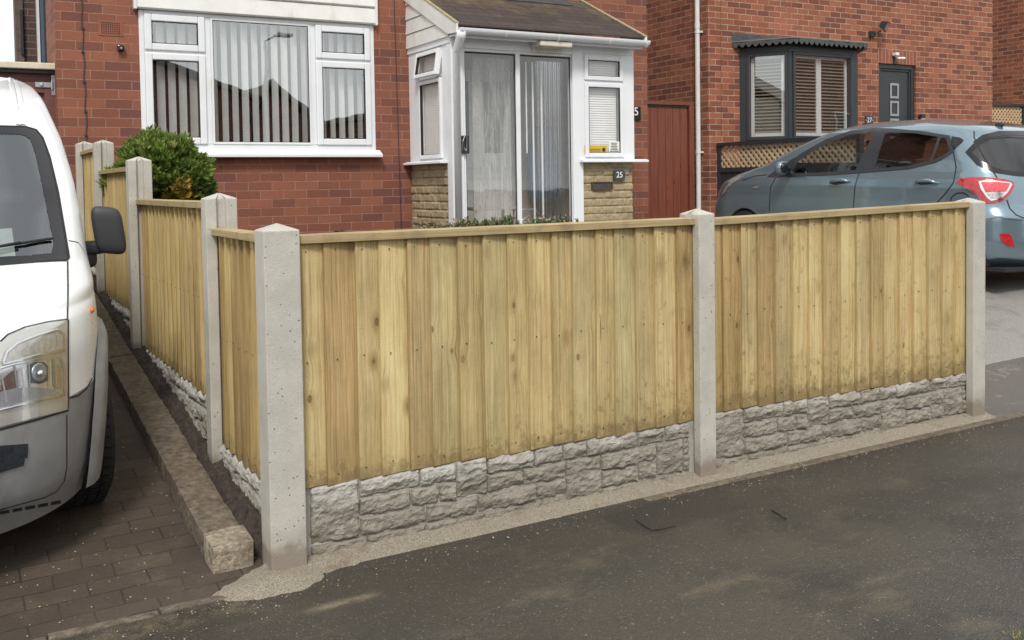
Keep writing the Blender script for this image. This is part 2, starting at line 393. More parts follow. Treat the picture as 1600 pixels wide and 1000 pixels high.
def tarmac_mat():
    mt, nt, N, L, b = newmat('pavement_tarmac')
    v = coords(nt, 'World'); p = sep(nt, v)
    g1 = nz(nt, v, 210, 3, .85); va = N.new('ShaderNodeTexVoronoi'); L.new(v, va.inputs['Vector']); va.inputs['Scale'].default_value = 150
    c = ramp(nt, g1, [(.3, (.024, .0215, .0185)), (.5, (.058, .052, .044)), (.72, (.132, .119, .099))])
    c = mix(nt, .45, c, ramp(nt, sep(nt, va.outputs['Color'])[0], [(0, (.2, .2, .2)), (.6, (.5, .5, .5)), (1, (.85, .84, .82))]), 'OVERLAY')
    s1 = nz(nt, coords(nt, 'World', (.6, 1.3, 1)), 1.3, 8, .66)
    silt = ramp(nt, s1, [(.40, 0.0), (.66, 1.0)])
    c = mix(nt, mth(nt, 'MULTIPLY', silt, .55), c, (.098, .078, .050))
    s2 = nz(nt, coords(nt, 'World', (.7, 1.5, 1), (3, 8, 0)), 2.4, 9, .72)
    c = mix(nt, mth(nt, 'MULTIPLY', ramp(nt, s2, [(.55, 0.0), (.70, 1.0)]), .6), c, (.21, .165, .115))
    s3 = nz(nt, coords(nt, 'World', loc=(9, 4, 0)), 1.1, 6, .6)
    c = mix(nt, mth(nt, 'MULTIPLY', ramp(nt, s3, [(.50, 0.0), (.62, 1.0)]), .65), c, (.024, .021, .019))
    fd = mth(nt, 'ADD', mth(nt, 'SUBTRACT', 3.5, mth(nt, 'MULTIPLY_ADD', p[0], .02, p[1])), mth(nt, 'MULTIPLY_ADD', nz(nt, coords(nt, 'World', (.5, 1, 1)), 2.2, 6, .65), 1.3, -.65))
    damp = ramp(nt, fd, [(.12, 1.0), (.75, 0.0)])
    c = mix(nt, mth(nt, 'MULTIPLY', damp, .5), c, (.030, .024, .019))
    # near the fence there is more dirt
    # pale stone chips
    vo = N.new('ShaderNodeTexVoronoi'); L.new(v, vo.inputs['Vector']); vo.inputs['Scale'].default_value = 120
    cc = sep(nt, vo.outputs['Color'])
    chip = mth(nt, 'MULTIPLY', mth(nt, 'GREATER_THAN', cc[0], .90), ramp(nt, vo.outputs['Distance'], [(.24, 1.0), (.38, 0.0)]))
    chip = mth(nt, 'MULTIPLY', chip, ramp(nt, cc[1], [(0, .25), (1, 1.0)]))
    c = mix(nt, mth(nt, 'MULTIPLY', chip, .85), c, (.42, .37, .30))
    vo2 = N.new('ShaderNodeTexVoronoi'); L.new(v, vo2.inputs['Vector']); vo2.inputs['Scale'].default_value = 30
    cc2 = sep(nt, vo2.outputs['Color'])
    chip2 = mth(nt, 'MULTIPLY', mth(nt, 'GREATER_THAN', cc2[0], .93), ramp(nt, vo2.outputs['Distance'], [(.10, 1.0), (.17, 0.0)]))
    c = mix(nt, mth(nt, 'MULTIPLY', chip2, .6), c, (.36, .31, .24))
    # cracks
    vc = N.new('ShaderNodeTexVoronoi'); vc.feature = 'DISTANCE_TO_EDGE'; vc.inputs['Scale'].default_value = .55
    wv = N.new('ShaderNodeTexNoise'); wv.inputs['Scale'].default_value = 3; wv.inputs['Detail'].default_value = 6; L.new(v, wv.inputs['Vector'])
    ad = N.new('ShaderNodeVectorMath'); ad.operation = 'MULTIPLY_ADD'; L.new(wv.outputs['Color'], ad.inputs[0]); ad.inputs[1].default_value = (.5, .5, .5); L.new(v, ad.inputs[2])
    L.new(ad.outputs[0], vc.inputs['Vector'])
    crk = mth(nt, 'MULTIPLY', ramp(nt, vc.outputs['Distance'], [(.002, 1.0), (.006, 0.0)]), ramp(nt, nz(nt, v, .9, 3), [(.55, 0.0), (.62, 1.0)]))
    c = mix(nt, mth(nt, 'MULTIPLY', crk, .8), c, (.012, .011, .01))
    pdx = mth(nt, 'DIVIDE', mth(nt, 'SUBTRACT', p[0], 2.62), .34); pdy = mth(nt, 'DIVIDE', mth(nt, 'SUBTRACT', p[1], 3.27), .15)
    pd_ = mth(nt, 'ADD', mth(nt, 'MAXIMUM', mth(nt, 'ABSOLUTE', pdx), mth(nt, 'ABSOLUTE', pdy)), mth(nt, 'MULTIPLY_ADD', nz(nt, v, 7, 7, .75), .7, -.35))
    c = mix(nt, mth(nt, 'MULTIPLY', ramp(nt, pd_, [(.80, 1.0), (1.0, 0.0)]), .6), c, (.026, .021, .020))
    # sandy residue left against the edging of the drive, and one pale scrape
    nn_ = nz(nt, v, 9, 7, .75)
    dl1 = mth(nt, 'ABSOLUTE', mth(nt, 'SUBTRACT', p[1], 3.405)); m1_ = mth(nt, 'MULTIPLY', ramp(nt, dl1, [(.0, 1.0), (.09, 0.0)]), ramp(nt, mth(nt, 'ABSOLUTE', mth(nt, 'SUBTRACT', p[0], .62)), [(.15, 1.0), (.40, 0.0)]))
    c = mix(nt, mth(nt, 'MULTIPLY', m1_, ramp(nt, nn_, [(.40, 0.0), (.62, .85)])), c, (.24, .195, .125))
    m2_ = mth(nt, 'MULTIPLY', ramp(nt, mth(nt, 'ABSOLUTE', mth(nt, 'SUBTRACT', p[1], 3.22)), [(.0, 1.0), (.035, 0.0)]), ramp(nt, mth(nt, 'ABSOLUTE', mth(nt, 'SUBTRACT', p[0], 1.14)), [(.06, 1.0), (.15, 0.0)]))
    c = mix(nt, mth(nt, 'MULTIPLY', m2_, ramp(nt, nn_, [(.35, 0.0), (.5, .8)])), c, (.30, .24, .16))
    L.new(c, b.inputs['Base Color'])
    wet = ramp(nt, nz(nt, v, .8, 6, .65), [(.35, .27), (.65, .50)])
    dr_ = ramp(nt, mth(nt, 'ADD', mth(nt, 'MULTIPLY', p[0], .2), mth(nt, 'MULTIPLY', nz(nt, v, 1.3, 5), .35)), [(.72, 0.0), (.95, .16)])
    wet = mth(nt, 'SUBTRACT', mth(nt, 'SUBTRACT', wet, dr_), mth(nt, 'MULTIPLY', damp, .08))
    L.new(wet, b.inputs['Roughness']); b.inputs['Specular IOR Level'].default_value = .5
    hh = mth(nt, 'ADD', nz(nt, v, 230, 3, .8), mth(nt, 'MULTIPLY', chip, .6))
    bump(nt, b, mth(nt, 'SUBTRACT', mth(nt, 'ADD', hh, mth(nt, 'MULTIPLY', va.outputs['Distance'], -.8)), crk), .9, .007); return mt
M['tarmac'] = tarmac_mat()
def paving_mat():
    mt, nt, N, L, b = newmat('driveway_block_paving')
    v = coords(nt, 'World'); p = sep(nt, v)
    wv = nz(nt, v, 5, 3)
    wob = mth(nt, 'MULTIPLY_ADD', wv, .02, -.01)
    bt = N.new('ShaderNodeTexBrick')
    L.new(comb(nt, mth(nt, 'ADD', mth(nt, 'ADD', p[0], .12), wob), mth(nt, 'ADD', mth(nt, 'ADD', p[1], .05), wob), 0), bt.inputs['Vector'])
    bt.inputs['Scale'].default_value = 1; bt.inputs['Brick Width'].default_value = .205; bt.inputs['Row Height'].default_value = .105
    bt.inputs['Mortar Size'].default_value = .004; bt.inputs['Mortar Smooth'].default_value = .4
    bt.inputs['Color1'].default_value = (0, 0, 0, 1); bt.inputs['Color2'].default_value = (1, 1, 1, 1)
    c = ramp(nt, bt.outputs['Color'], [(0, (.062, .047, .036)), (1, (.085, .064, .048))])
    c = mix(nt, .6, c, ramp(nt, nz(nt, v, 90, 6, .75), [(.3, (.3, .3, .3)), (.7, (.7, .7, .7))]), 'OVERLAY')
    c = mix(nt, mth(nt, 'MULTIPLY', ramp(nt, nz(nt, v, 2.2, 6, .65), [(.4, 0.0), (.65, 1.0)]), .6), c, (.045, .034, .026))
    c = mix(nt, mth(nt, 'MULTIPLY', ramp(nt, nz(nt, coords(nt, 'World', loc=(5, 2, 0)), 3.1, 7, .7), [(.52, 0.0), (.7, 1.0)]), .5), c, (.14, .11, .08))
    vo = N.new('ShaderNodeTexVoronoi'); L.new(v, vo.inputs['Vector']); vo.inputs['Scale'].default_value = 60
    cc = sep(nt, vo.outputs['Color'])
    chip = mth(nt, 'MULTIPLY', mth(nt, 'GREATER_THAN', cc[0], .965), ramp(nt, vo.outputs['Distance'], [(.12, 1.0), (.26, 0.0)]))
    c = mix(nt, chip, c, (.45, .40, .32))
    gap = mth(nt, 'MULTIPLY', bt.outputs['Fac'], ramp(nt, nz(nt, v, 3.5, 4), [(.35, .05), (.6, 1.0)]))
    c = mix(nt, mth(nt, 'MULTIPLY', gap, .6), c, (.022, .018, .014))
    L.new(c, b.inputs['Base Color']); b.inputs['Roughness'].default_value = .75; b.inputs['Specular IOR Level'].default_value = .35
    bump(nt, b, mth(nt, 'SUBTRACT', mth(nt, 'MULTIPLY', nz(nt, v, 70, 5, .7), .4), gap), .6, .008); return mt
M['paving'] = paving_mat()
M['sand'] = plain('mortar_sand', (.33, .29, .225), .95, var=.5, vs=170, bmp=1.0, bs=260, dirt=((.2, .13, .08), 6, .55, .6))
M['soil'] = plain('garden_soil', (.045, .033, .026), .95, var=.5, vs=40, bmp=1.0, bs=70)
M['kerb'] = plain('weathered_kerb_concrete', (.15, .122, .088), .92, var=.5, vs=34, bmp=1.0, bs=110, dirt=((.10, .075, .05), 5, .5, .7))
M['kerbnew'] = plain('broken_kerb_concrete', (.30, .255, .19), .92, var=.5, vs=45, bmp=1.0, bs=90, dirt=((.15, .12, .085), 9, .5, .6))
M['drive'] = plain('gravelly_concrete', (.27, .255, .235), .55, var=.35, vs=120, bmp=.8, bs=160, dirt=((.12, .10, .085), 3, .52, .5))
M['drivedamp'] = plain('damp_tarmac', (.115, .10, .088), .7, var=.3, vs=110, bmp=.7, bs=180, dirt=((.32, .29, .25), 6, .58, .8))
M['upvc'] = plain('white_upvc', (.74, .76, .78), .35, var=.03, vs=5, dirt=((.52, .50, .44), 4, .55, .25))
M['upvcold'] = plain('weathered_white_board', (.70, .70, .67), .5, var=.06, vs=6, dirt=((.42, .37, .27), 5, .55, .45))
M['anth'] = plain('anthracite_frame', (.032, .037, .043), .38, var=.1)
M['blackpl'] = plain('black_plastic', (.028, .030, .034), .55, var=.1, bmp=.15, bs=500)
M['blackgloss'] = plain('gloss_black', (.012, .012, .014), .15, var=.05)
M['rubber'] = plain('rubber', (.016, .016, .017), .8, var=.2)
M['lead'] = plain('lead_flashing', (.062, .065, .068), .55, var=.25, vs=12, bmp=.3, bs=30)
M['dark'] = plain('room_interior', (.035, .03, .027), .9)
M['room'] = plain('room_wall', (.42, .39, .35), .9)
M['steel'] = plain('galvanised_steel', (.45, .47, .49), .42, metal=.8, var=.15)
M['chrome'] = plain('chrome', (.75, .76, .78), .12, metal=1, var=.02)
M['brownpaint'] = plain('brown_gate_paint', (.12, .045, .035), .6, var=.2, bmp=.2, bs=40)
M['stonecap'] = plain('pale_coping_stone', (.62, .56, .43), .85, var=.15, bmp=.4, dirt=((.35, .28, .17), 9, .55, .5))
M['slat'] = plain('blind_fabric', (.82, .81, .78), .9, var=.05)
M['slatwhite'] = plain('blind_slat', (.82, .82, .81), .6, var=.04)
M['blinddark'] = plain('wooden_blind', (.30, .25, .19), .6, var=.15)
M['lattice'] = plain('lattice_wood', (.50, .37, .22), .75, var=.2, vs=20)
M['yellow'] = plain('yellow_sticker', (.62, .40, .03), .5)
M['paper'] = plain('white_paper', (.72, .72, .68), .7)
M['ink'] = plain('dark_print', (.05, .045, .04), .7)
M['whitepaint'] = plain('white_lettering', (.8, .8, .8), .5, var=.02)
M['slate'] = plain('slate_plaque', (.045, .05, .058), .6, var=.3, vs=30)
M['brass'] = plain('aged_brass', (.13, .09, .05), .5, metal=.6)
def gatewood():
    mt, nt, N, L, b = newmat('red_stained_wood')
    v = coords(nt, 'World'); p = sep(nt, v)
    gr = nz(nt, comb(nt, mth(nt, 'MULTIPLY', p[0], 60.), 0, mth(nt, 'MULTIPLY', p[2], 2.)), 1, 4)
    c = ramp(nt, gr, [(.3, (.125, .032, .018)), (.7, (.22, .065, .034))])
    vo = N.new('ShaderNodeTexVoronoi'); L.new(comb(nt, mth(nt, 'MULTIPLY', p[0], 9.), 0, mth(nt, 'MULTIPLY', p[2], 2.6)), vo.inputs['Vector']); vo.inputs['Scale'].default_value = 1
    k = mth(nt, 'MULTIPLY', mth(nt, 'GREATER_THAN', sep(nt, vo.outputs['Color'])[0], .5), ramp(nt, vo.outputs['Distance'], [(.04, 1.0), (.13, 0.0)]))
    c = mix(nt, k, c, (.05, .015, .01))
    L.new(c, b.inputs['Base Color']); b.inputs['Roughness'].default_value = .6; bump(nt, b, gr, .3, .003); return mt
M['gate'] = gatewood()
def glass(name, tint=(.9, .93, .93), refl=.3, dens=None):
    mt, nt, N, L, b = newmat(name); N.remove(b)
    out = [n for n in N if n.type == 'OUTPUT_MATERIAL'][0]
    tr = N.new('ShaderNodeBsdfTransparent'); tr.inputs[0].default_value = (*tint, 1)
    gl = N.new('ShaderNodeBsdfGlossy'); gl.inputs['Roughness'].default_value = .012; gl.inputs[0].default_value = (.95, .98, 1, 1)
    lw = N.new('ShaderNodeLayerWeight'); lw.inputs[0].default_value = .5; fr_ = mth(nt, 'MULTIPLY_ADD', mth(nt, 'POWER', lw.outputs['Facing'], 5.0), .9, .045)
    mx = N.new('ShaderNodeMixShader')
    fac = mth(nt, 'MINIMUM', mth(nt, 'ADD', fr_, refl), 1.0)
    L.new(fac, mx.inputs[0]); L.new(tr.outputs[0], mx.inputs[1]); L.new(gl.outputs[0], mx.inputs[2]); L.new(mx.outputs[0], out.inputs[0])
    v = coords(nt, 'World'); bm_ = bump(nt, None, nz(nt, v, 1.6, 2), .05, .02); L.new(bm_, gl.inputs['Normal'])
    return mt
M['glass'] = glass('window_glass', (.95, .97, .97), refl=.25)
M['porchglass'] = glass('porch_glass', (.95, .95, .94), .06)
M['carglass'] = glass('car_glass', (.72, .74, .74), .03)
M['tintglass'] = glass('tinted_car_glass', (.2, .21, .22), .05)
M['lensglass'] = glass('lamp_lens', (.95, .96, .97), .06)
def net_reflection_mat():  # net whose patchy white paints in the pane's reflection
    mt, nt, N, L, b = newmat('net_painted_reflection'); out = [n for n in N if n.type == 'OUTPUT_MATERIAL'][0]
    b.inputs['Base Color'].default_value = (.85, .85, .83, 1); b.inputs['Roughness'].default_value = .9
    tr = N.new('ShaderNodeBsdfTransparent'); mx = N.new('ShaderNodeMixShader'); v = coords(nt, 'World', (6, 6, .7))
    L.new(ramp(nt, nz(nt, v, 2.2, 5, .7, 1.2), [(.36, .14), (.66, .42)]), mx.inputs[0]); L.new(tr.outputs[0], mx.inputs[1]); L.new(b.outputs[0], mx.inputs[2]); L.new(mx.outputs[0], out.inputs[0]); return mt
M['net_reflect'] = net_reflection_mat()
M['filmy'] = glass('plastic_film', (.8, .82, .84), .30)
def carpaint():
    mt, nt, N, L, b = newmat('blue_grey_metallic_paint')
    v = coords(nt, 'World')
    fl = nz(nt, v, 900, 2)
    c = ramp(nt, fl, [(.3, (.16, .235, .285)), (.7, (.235, .325, .38))])
    d = nz(nt, v, 3, 6, .7)
    c = mix(nt, mth(nt, 'MULTIPLY', ramp(nt, d, [(.5, 0.0), (.75, 1.0)]), .12), c, (.22, .21, .19))
    L.new(c, b.inputs['Base Color']); b.inputs['Metallic'].default_value = .6; b.inputs['Roughness'].default_value = .24
    b.inputs['Coat Weight'].default_value = 1; b.inputs['Coat Roughness'].default_value = .04
    return mt
M['paint'] = carpaint()
M['vanpaint'] = plain('white_van_paint', (.78, .80, .81), .28, var=.02, vs=3, coat=.6, dirt=((.55, .53, .48), 6, .6, .3))
M['vangrey'] = plain('faded_grey_bumper', (.27, .275, .28), .5, var=.16, vs=5, bmp=.2, bs=300, dirt=((.12, .11, .10), 3, .5, .5))
M['red'] = plain('red_lamp', (.42, .015, .02), .12, var=.25, vs=40, coat=1)
M['redlite'] = plain('pink_red_lamp', (.62, .06, .08), .15, var=.3, vs=60, coat=1)
M['clearlamp'] = plain('clear_lamp', (.5, .5, .5), .12, metal=.6, var=.4, vs=50)
M['orange'] = plain('orange_lens', (.75, .16, .04), .2)
M['amber'] = plain('amber_reflector', (.62, .60, .56), .2, metal=.5, var=.1)
M['ribbed'] = plain('headlamp_bowl', (.82, .86, .9), .22, metal=.9, var=.2, vs=25)
M['anthlite'] = plain('lamp_cavity', (.10, .11, .13), .3, metal=.6)
M['tape'] = plain('dark_tape', (.022, .028, .038), .35, var=.4, vs=20, bmp=.4, bs=40)
# ================================================================== GROUND
def sheet(name, xs, ys, zf, mat, kind='structure', smooth=True):
    b = MB(); b.grid([[(x, y, zf(x, y)) for x in xs] for y in ys])
    o = b.build(name, mat, smooth=smooth); 
    me = o.data
    if me.polygons[0].normal.z < 0: me.flip_normals()
    return tag(o, kind=kind) if kind else o
rng = lambda a, b, n: [a+(b-a)*i/(n-1) for i in range(n)]
gx = [-160, -80, -40, -20]+rng(-10, 30, 81)+[45, 90, 160]; gy = [-160, -80, -40, -20, -14, -8, -4, 0]+rng(2, 14, 61)+[18, 25, 45, 90, 160]
sheet('ground', gx, gy, lambda x, y: ground_z(x, y)-.035, M['soil'])
def fY(x): return 3.573-.0205*(x-1.12)      # front line of the fence
sheet('road', rng(-40, 40, 30), rng(-12, -3.0, 8), lambda x, y: ground_z(x, y)-.03+.004, M['tarmac'])
pv = MB()
xs = [-14, -8, -4, -2]+rng(-1, 8, 91)+[10, 13, 17, 24]
rows = []
for t in [0, .25, .5, .7, .85, .93, .97, 1]:
    rows.append([(x, lerp(-3, fY(x)-.055+.0, t), ground_z(x, lerp(-3, fY(x)-.055, t))-.001+.004*float(vnoise(x*1.1, t*6))) for x in xs])
pv.grid(rows); o = pv.build('pavement', M['tarmac'], smooth=True); tag(o, kind='structure')
if o.data.polygons[0].normal.z < 0: o.data.flip_normals()
# left block-paved drive, its edging line
sheet('driveway', rng(-4.5, .99, 56), rng(3.518, 12, 80), lambda x, y: ground_z(x, y)+.003*float(vnoise(x*2, y*2)), M['paving'])
b = MB()
for k in range(14):
    x0 = -3.9+k*.345; b.box(x0, x0+.341, 3.47, 3.514, ground_z(x0+.17, 3.49)-.05, ground_z(x0+.17, 3.49)+.006)
tag(b.build('edging_strip', M['kerb'], bevel=.004), kind='structure')
# right hand drive
sheet('driveway_apron', rng(4.93, 9.4, 40), rng(3.36, 4.16, 14), lambda x, y: ground_z(x, y)+.003*float(vnoise(x*3, y*3)), M['drivedamp'])
sheet('concrete_drive', rng(4.93, 9.4, 50), rng(4.05, 11, 60), lambda x, y: ground_z(x, y)+.004*float(vnoise(x*2, y*2))+(.004 if y > 4.12+.10*float(vnoise(x*2.2, 3.3)) else -.012), M['drive'])
# edging stones in front of the fence and across the drive
b = MB()
x = 2.6
while x < 9.4:
    l_ = .9; z = ground_z(x+.4, 3.45); yy = fY(x)
    z2 = ground_z(x+l_, 3.45)
    b.hexa([(x, yy-.110, z-.05), (x+l_-.006, fY(x+l_)-.110, z2-.05), (x+l_-.006, fY(x+l_)-.060, z2-.05), (x, yy-.060, z-.05),
            (x, yy-.110, ground_z(x, 3.45)+.006), (x+l_-.006, fY(x+l_)-.110, z2+.006), (x+l_-.006, fY(x+l_)-.060, z2+.008), (x, yy-.060, ground_z(x, 3.45)+.008)])
    x += l_
tag(b.build('edging_strip', M['kerb'], bevel=.006), kind='structure')
# sand and mortar spilled along the foot of the fence
def pile(name, xs, ys, hf, mat, label=None, cat=None, seed=0):
    bb = MB(); P = []
    for y in ys:
        r = []
        for x in xs:
            h = hf(x, y) + .0032*float(fbm(x*45+seed, y*45, 0, 3)) + .0035*max(0, float(fbm(x*17+seed, y*17, 3, 2)))
            r.append((x, y, ground_z(x, y)+h))
        P.append(r)
    bb.grid(P); o = bb.build(name, mat, smooth=True)
    if o.data.polygons[0].normal.z < 0: o.data.flip_normals()
    return o
def sandh(x, y):
    e = fY(x)-y           # distance in front of the fence face
    wd = .048+.018*float(fbm(x*2.3, 1.7, 0, 3))+.006*float(fbm(x*9, 4.7, 0, 3))+.04*sm((1.45-x)/.4)
    if x < 1.05: e = max(e, 0)
    h = .012*(1-max(e, -.05)/wd)
    # corner heap
    r = math.hypot((x-.98)*1.0, (y-3.52)*1.5); wob = .05*float(fbm(x*6, y*6, 2, 3))
    h2 = .028*(1-(r+wob)/.20)
    return max(h, h2) if x > .98 else h2
pile('sand', rng(.6, 5.0, 330), rng(3.27, 3.66, 40), sandh, M['sand'], seed=3)
tag(bpy.data.objects['sand'], kind='structure')
def soilh(x, y):
    t = (x-.93)/(1.12-.93)
    return .05*sm(t*3)+.035*float(fbm(x*18, y*18, 1, 3)) - (.10*sm((3.80-y)/.10))
bb = MB(); bb.grid([[(x, y, ground_z(x, y)+.02+soilh(x, y)) for x in rng(.93, 1.14, 16)] for y in rng(3.66, 9.3, 380)])
o = bb.build('soil', M['soil']); tag(o, kind='structure')
if o.data.polygons[0].normal.z < 0: o.data.flip_normals()
# old patch lifting in the tarmac
b = MB()

def onG(x, y):
    d = ray(x, y); lo, hi = .5, 60
    for _ in range(50):
        mm = (lo+hi)/2; q = CAM+d*mm
        if q.z > ground_z(q.x, q.y): lo = mm
        else: hi = mm
    return CAM+d*lo
# ================================================================== KERB STONES beside the drive
KX0, KX1 = .800, .945
def stone(name, x0, x1, y0, y1, h, mat, rough=.006, seed=0, nx=10, chip=0, tilt=0):
    """closed rough stone block"""
    ny = max(6, int((y1-y0)/.02)); bm = bmesh.new()
    bmesh.ops.create_cube(bm, size=1)
    bmesh.ops.subdivide_edges(bm, edges=[e for e in bm.edges if abs(e.verts[0].co.y-e.verts[1].co.y) > .5], cuts=ny, use_grid_fill=True)
    bmesh.ops.subdivide_edges(bm, edges=[e for e in bm.edges if abs(e.verts[0].co.x-e.verts[1].co.x) > .5], cuts=6, use_grid_fill=True)
    bmesh.ops.subdivide_edges(bm, edges=[e for e in bm.edges if abs(e.verts[0].co.z-e.verts[1].co.z) > .5], cuts=5, use_grid_fill=True)
    xc, yc = (x0+x1)/2, (y0+y1)/2
    for v in bm.verts:
        c = v.co.copy()
        # soften the edges
        r = sum(1 for a in (c.x, c.z) if abs(a) > .49) + (1 if abs(c.y) > .49 else 0)
        if r >= 2: c = Vector((c.x*.975, c.y*(1-.008/(y1-y0)), c.z*.95))
        X = xc+c.x*(x1-x0); Y = yc+c.y*(y1-y0)
        g = ground_z(X, Y); Z = g-.06+(c.z+.5)*(h+.06)
        fq_ = 2.2 if name == 'x' else 1
        n = Vector((float(fbm(X*14+seed, Y*14, Z*14, 3)), float(fbm(X*14+9, Y*14+seed, Z*9, 3)), float(fbm(X*12, Y*12+5+seed, Z*14+4, 3))))
        P = Vector((X, Y, Z))+n*rough*2
        if chip and Y < yc:
            k = (yc-Y)/(yc-y0); P.y += chip*k*float(abs(vnoise(X*20+seed, Z*20)))*1.6; P.z -= chip*.6*k*max(0, float(vnoise(X*11, 2.2+seed))+.3)*(c.z+.5)
        v.co = P-Vector((xc, yc, g0 := ground_z(xc, yc)))
    me = bpy.data.meshes.new(name); bm.to_mesh(me); bm.free(); me.materials.append(mat)
    o = bpy.data.objects.new(name, me); COL.objects.link(o); o.location = (xc, yc, ground_z(xc, yc))
    return o
ky = [3.845, 4.60, 5.45, 6.32, 7.2, 8.1, 9.0]
klab = ['long mossy kerb stone next to the broken end piece beside the soil strip', 'second long kerb stone from the broken end, edging the block paving',
        'brown kerb stone alongside the white van front wheel, third from the broken end', 'kerb stone with a pale scratch beside the van, fourth from the broken end',
        'kerb stone beside the furthest visible stretch of stone gravel board', 'last visible kerb stone, below the van door mirror']
for i in range(6):
    o = stone('kerb_stone', KX0+.004*random.random(), KX1+.004*random.random(), ky[i], ky[i+1]-.012, .082+.012*random.random(), M['kerb'], .0030, seed=i*5)
    tag(o, klab[i], 'kerb stone', 'kerb stones along the drive edge')
o = stone('kerb_stone', .805, .958, 3.685, 3.838, .095, M['kerbnew'], .0035, seed=31, chip=0)
tag(o, 'short broken pale kerb piece at the near end of the kerb row', 'kerb stone', 'kerb stones along the drive edge')
# ================================================================== FENCE
def frontfn(s, d, z): return Vector((1.126+s, fY(1.126+s)+d, z))
def sidefn(X0): return lambda s, d, z: Vector((X0+d, s, z))
GLIST = []
def hpost(name, fn, s0, s1, d0, d1, zb, zt, label, slotL=True, slotR=True, apex=.026):
    sc = (s0+s1)/2; dc = (d0+d1)/2; sw = .022; sd_ = .024
    org = fn(sc, dc, zb)
    pts = [(s0, d0), (s1, d0)]
    if slotR: pts += [(s1, dc-sw), (s1-sd_, dc-sw*.8), (s1-sd_, dc+sw*.8), (s1, dc+sw)]
    pts += [(s1, d1), (s0, d1)]
    if slotL: pts += [(s0, dc+sw), (s0+sd_, dc+sw*.8), (s0+sd_, dc-sw*.8), (s0, dc-sw)]
    b = MB(); n = len(pts)
    ring = lambda z: [fn(p[0], p[1], z) for p in pts]
    zc = zt-apex
    vs = ring(zb-.12)+ring(zc)+[fn(sc, dc, zt)]
    fs = [(i, (i+1) % n, (i+1) % n+n, i+n) for i in range(n)]+[(n+i, n+(i+1) % n, 2*n) for i in range(n)]
    b.add(vs, fs)
    o = b.build(name, M['post'], org=org, bevel=.004)
    return tag(o, label, 'fence post', 'concrete fence posts')
gz = lambda x, y: ground_z(x, y)
hpost('concrete_post', frontfn, -.134, 0, .003, .128, gz(1.06, 3.6), 1.288, 'thick square concrete post at the corner where the two fence runs meet', slotL=False, slotR=False)
hpost('concrete_post', frontfn, 1.852, 1.944, 0, .14, gz(3.0, 3.6), 1.293, 'concrete post between the two front fence panels, damp at its foot')
hpost('concrete_post', frontfn, 3.747, 3.846, 0, .14, gz(4.95, 3.55), 1.305, 'concrete end post of the front fence by the parked blue car')
SX = {'B': 1.0, 'C': .972, 'D': .975, 'E': .97}
SP = {'B': (4.53, 4.625, 1.40), 'C': (6.48, 6.575, 1.625), 'D': (8.07, 8.165, 1.80), 'E': (9.2, 9.29, 1.84)}
lab = {'B': 'concrete post of the side fence nearest to the corner post', 'C': 'concrete post of the side fence standing right beside the green bush',
       'D': 'concrete post of the side fence behind the van mirror, second from the house', 'E': 'furthest concrete post of the side fence against the brick house wall'}
for k in 'BCDE':
    s0, s1, zt = SP[k]
    hpost('concrete_post', sidefn(SX[k]), s0, s1, 0, .14, gz(1.05, s0), zt, lab[k])
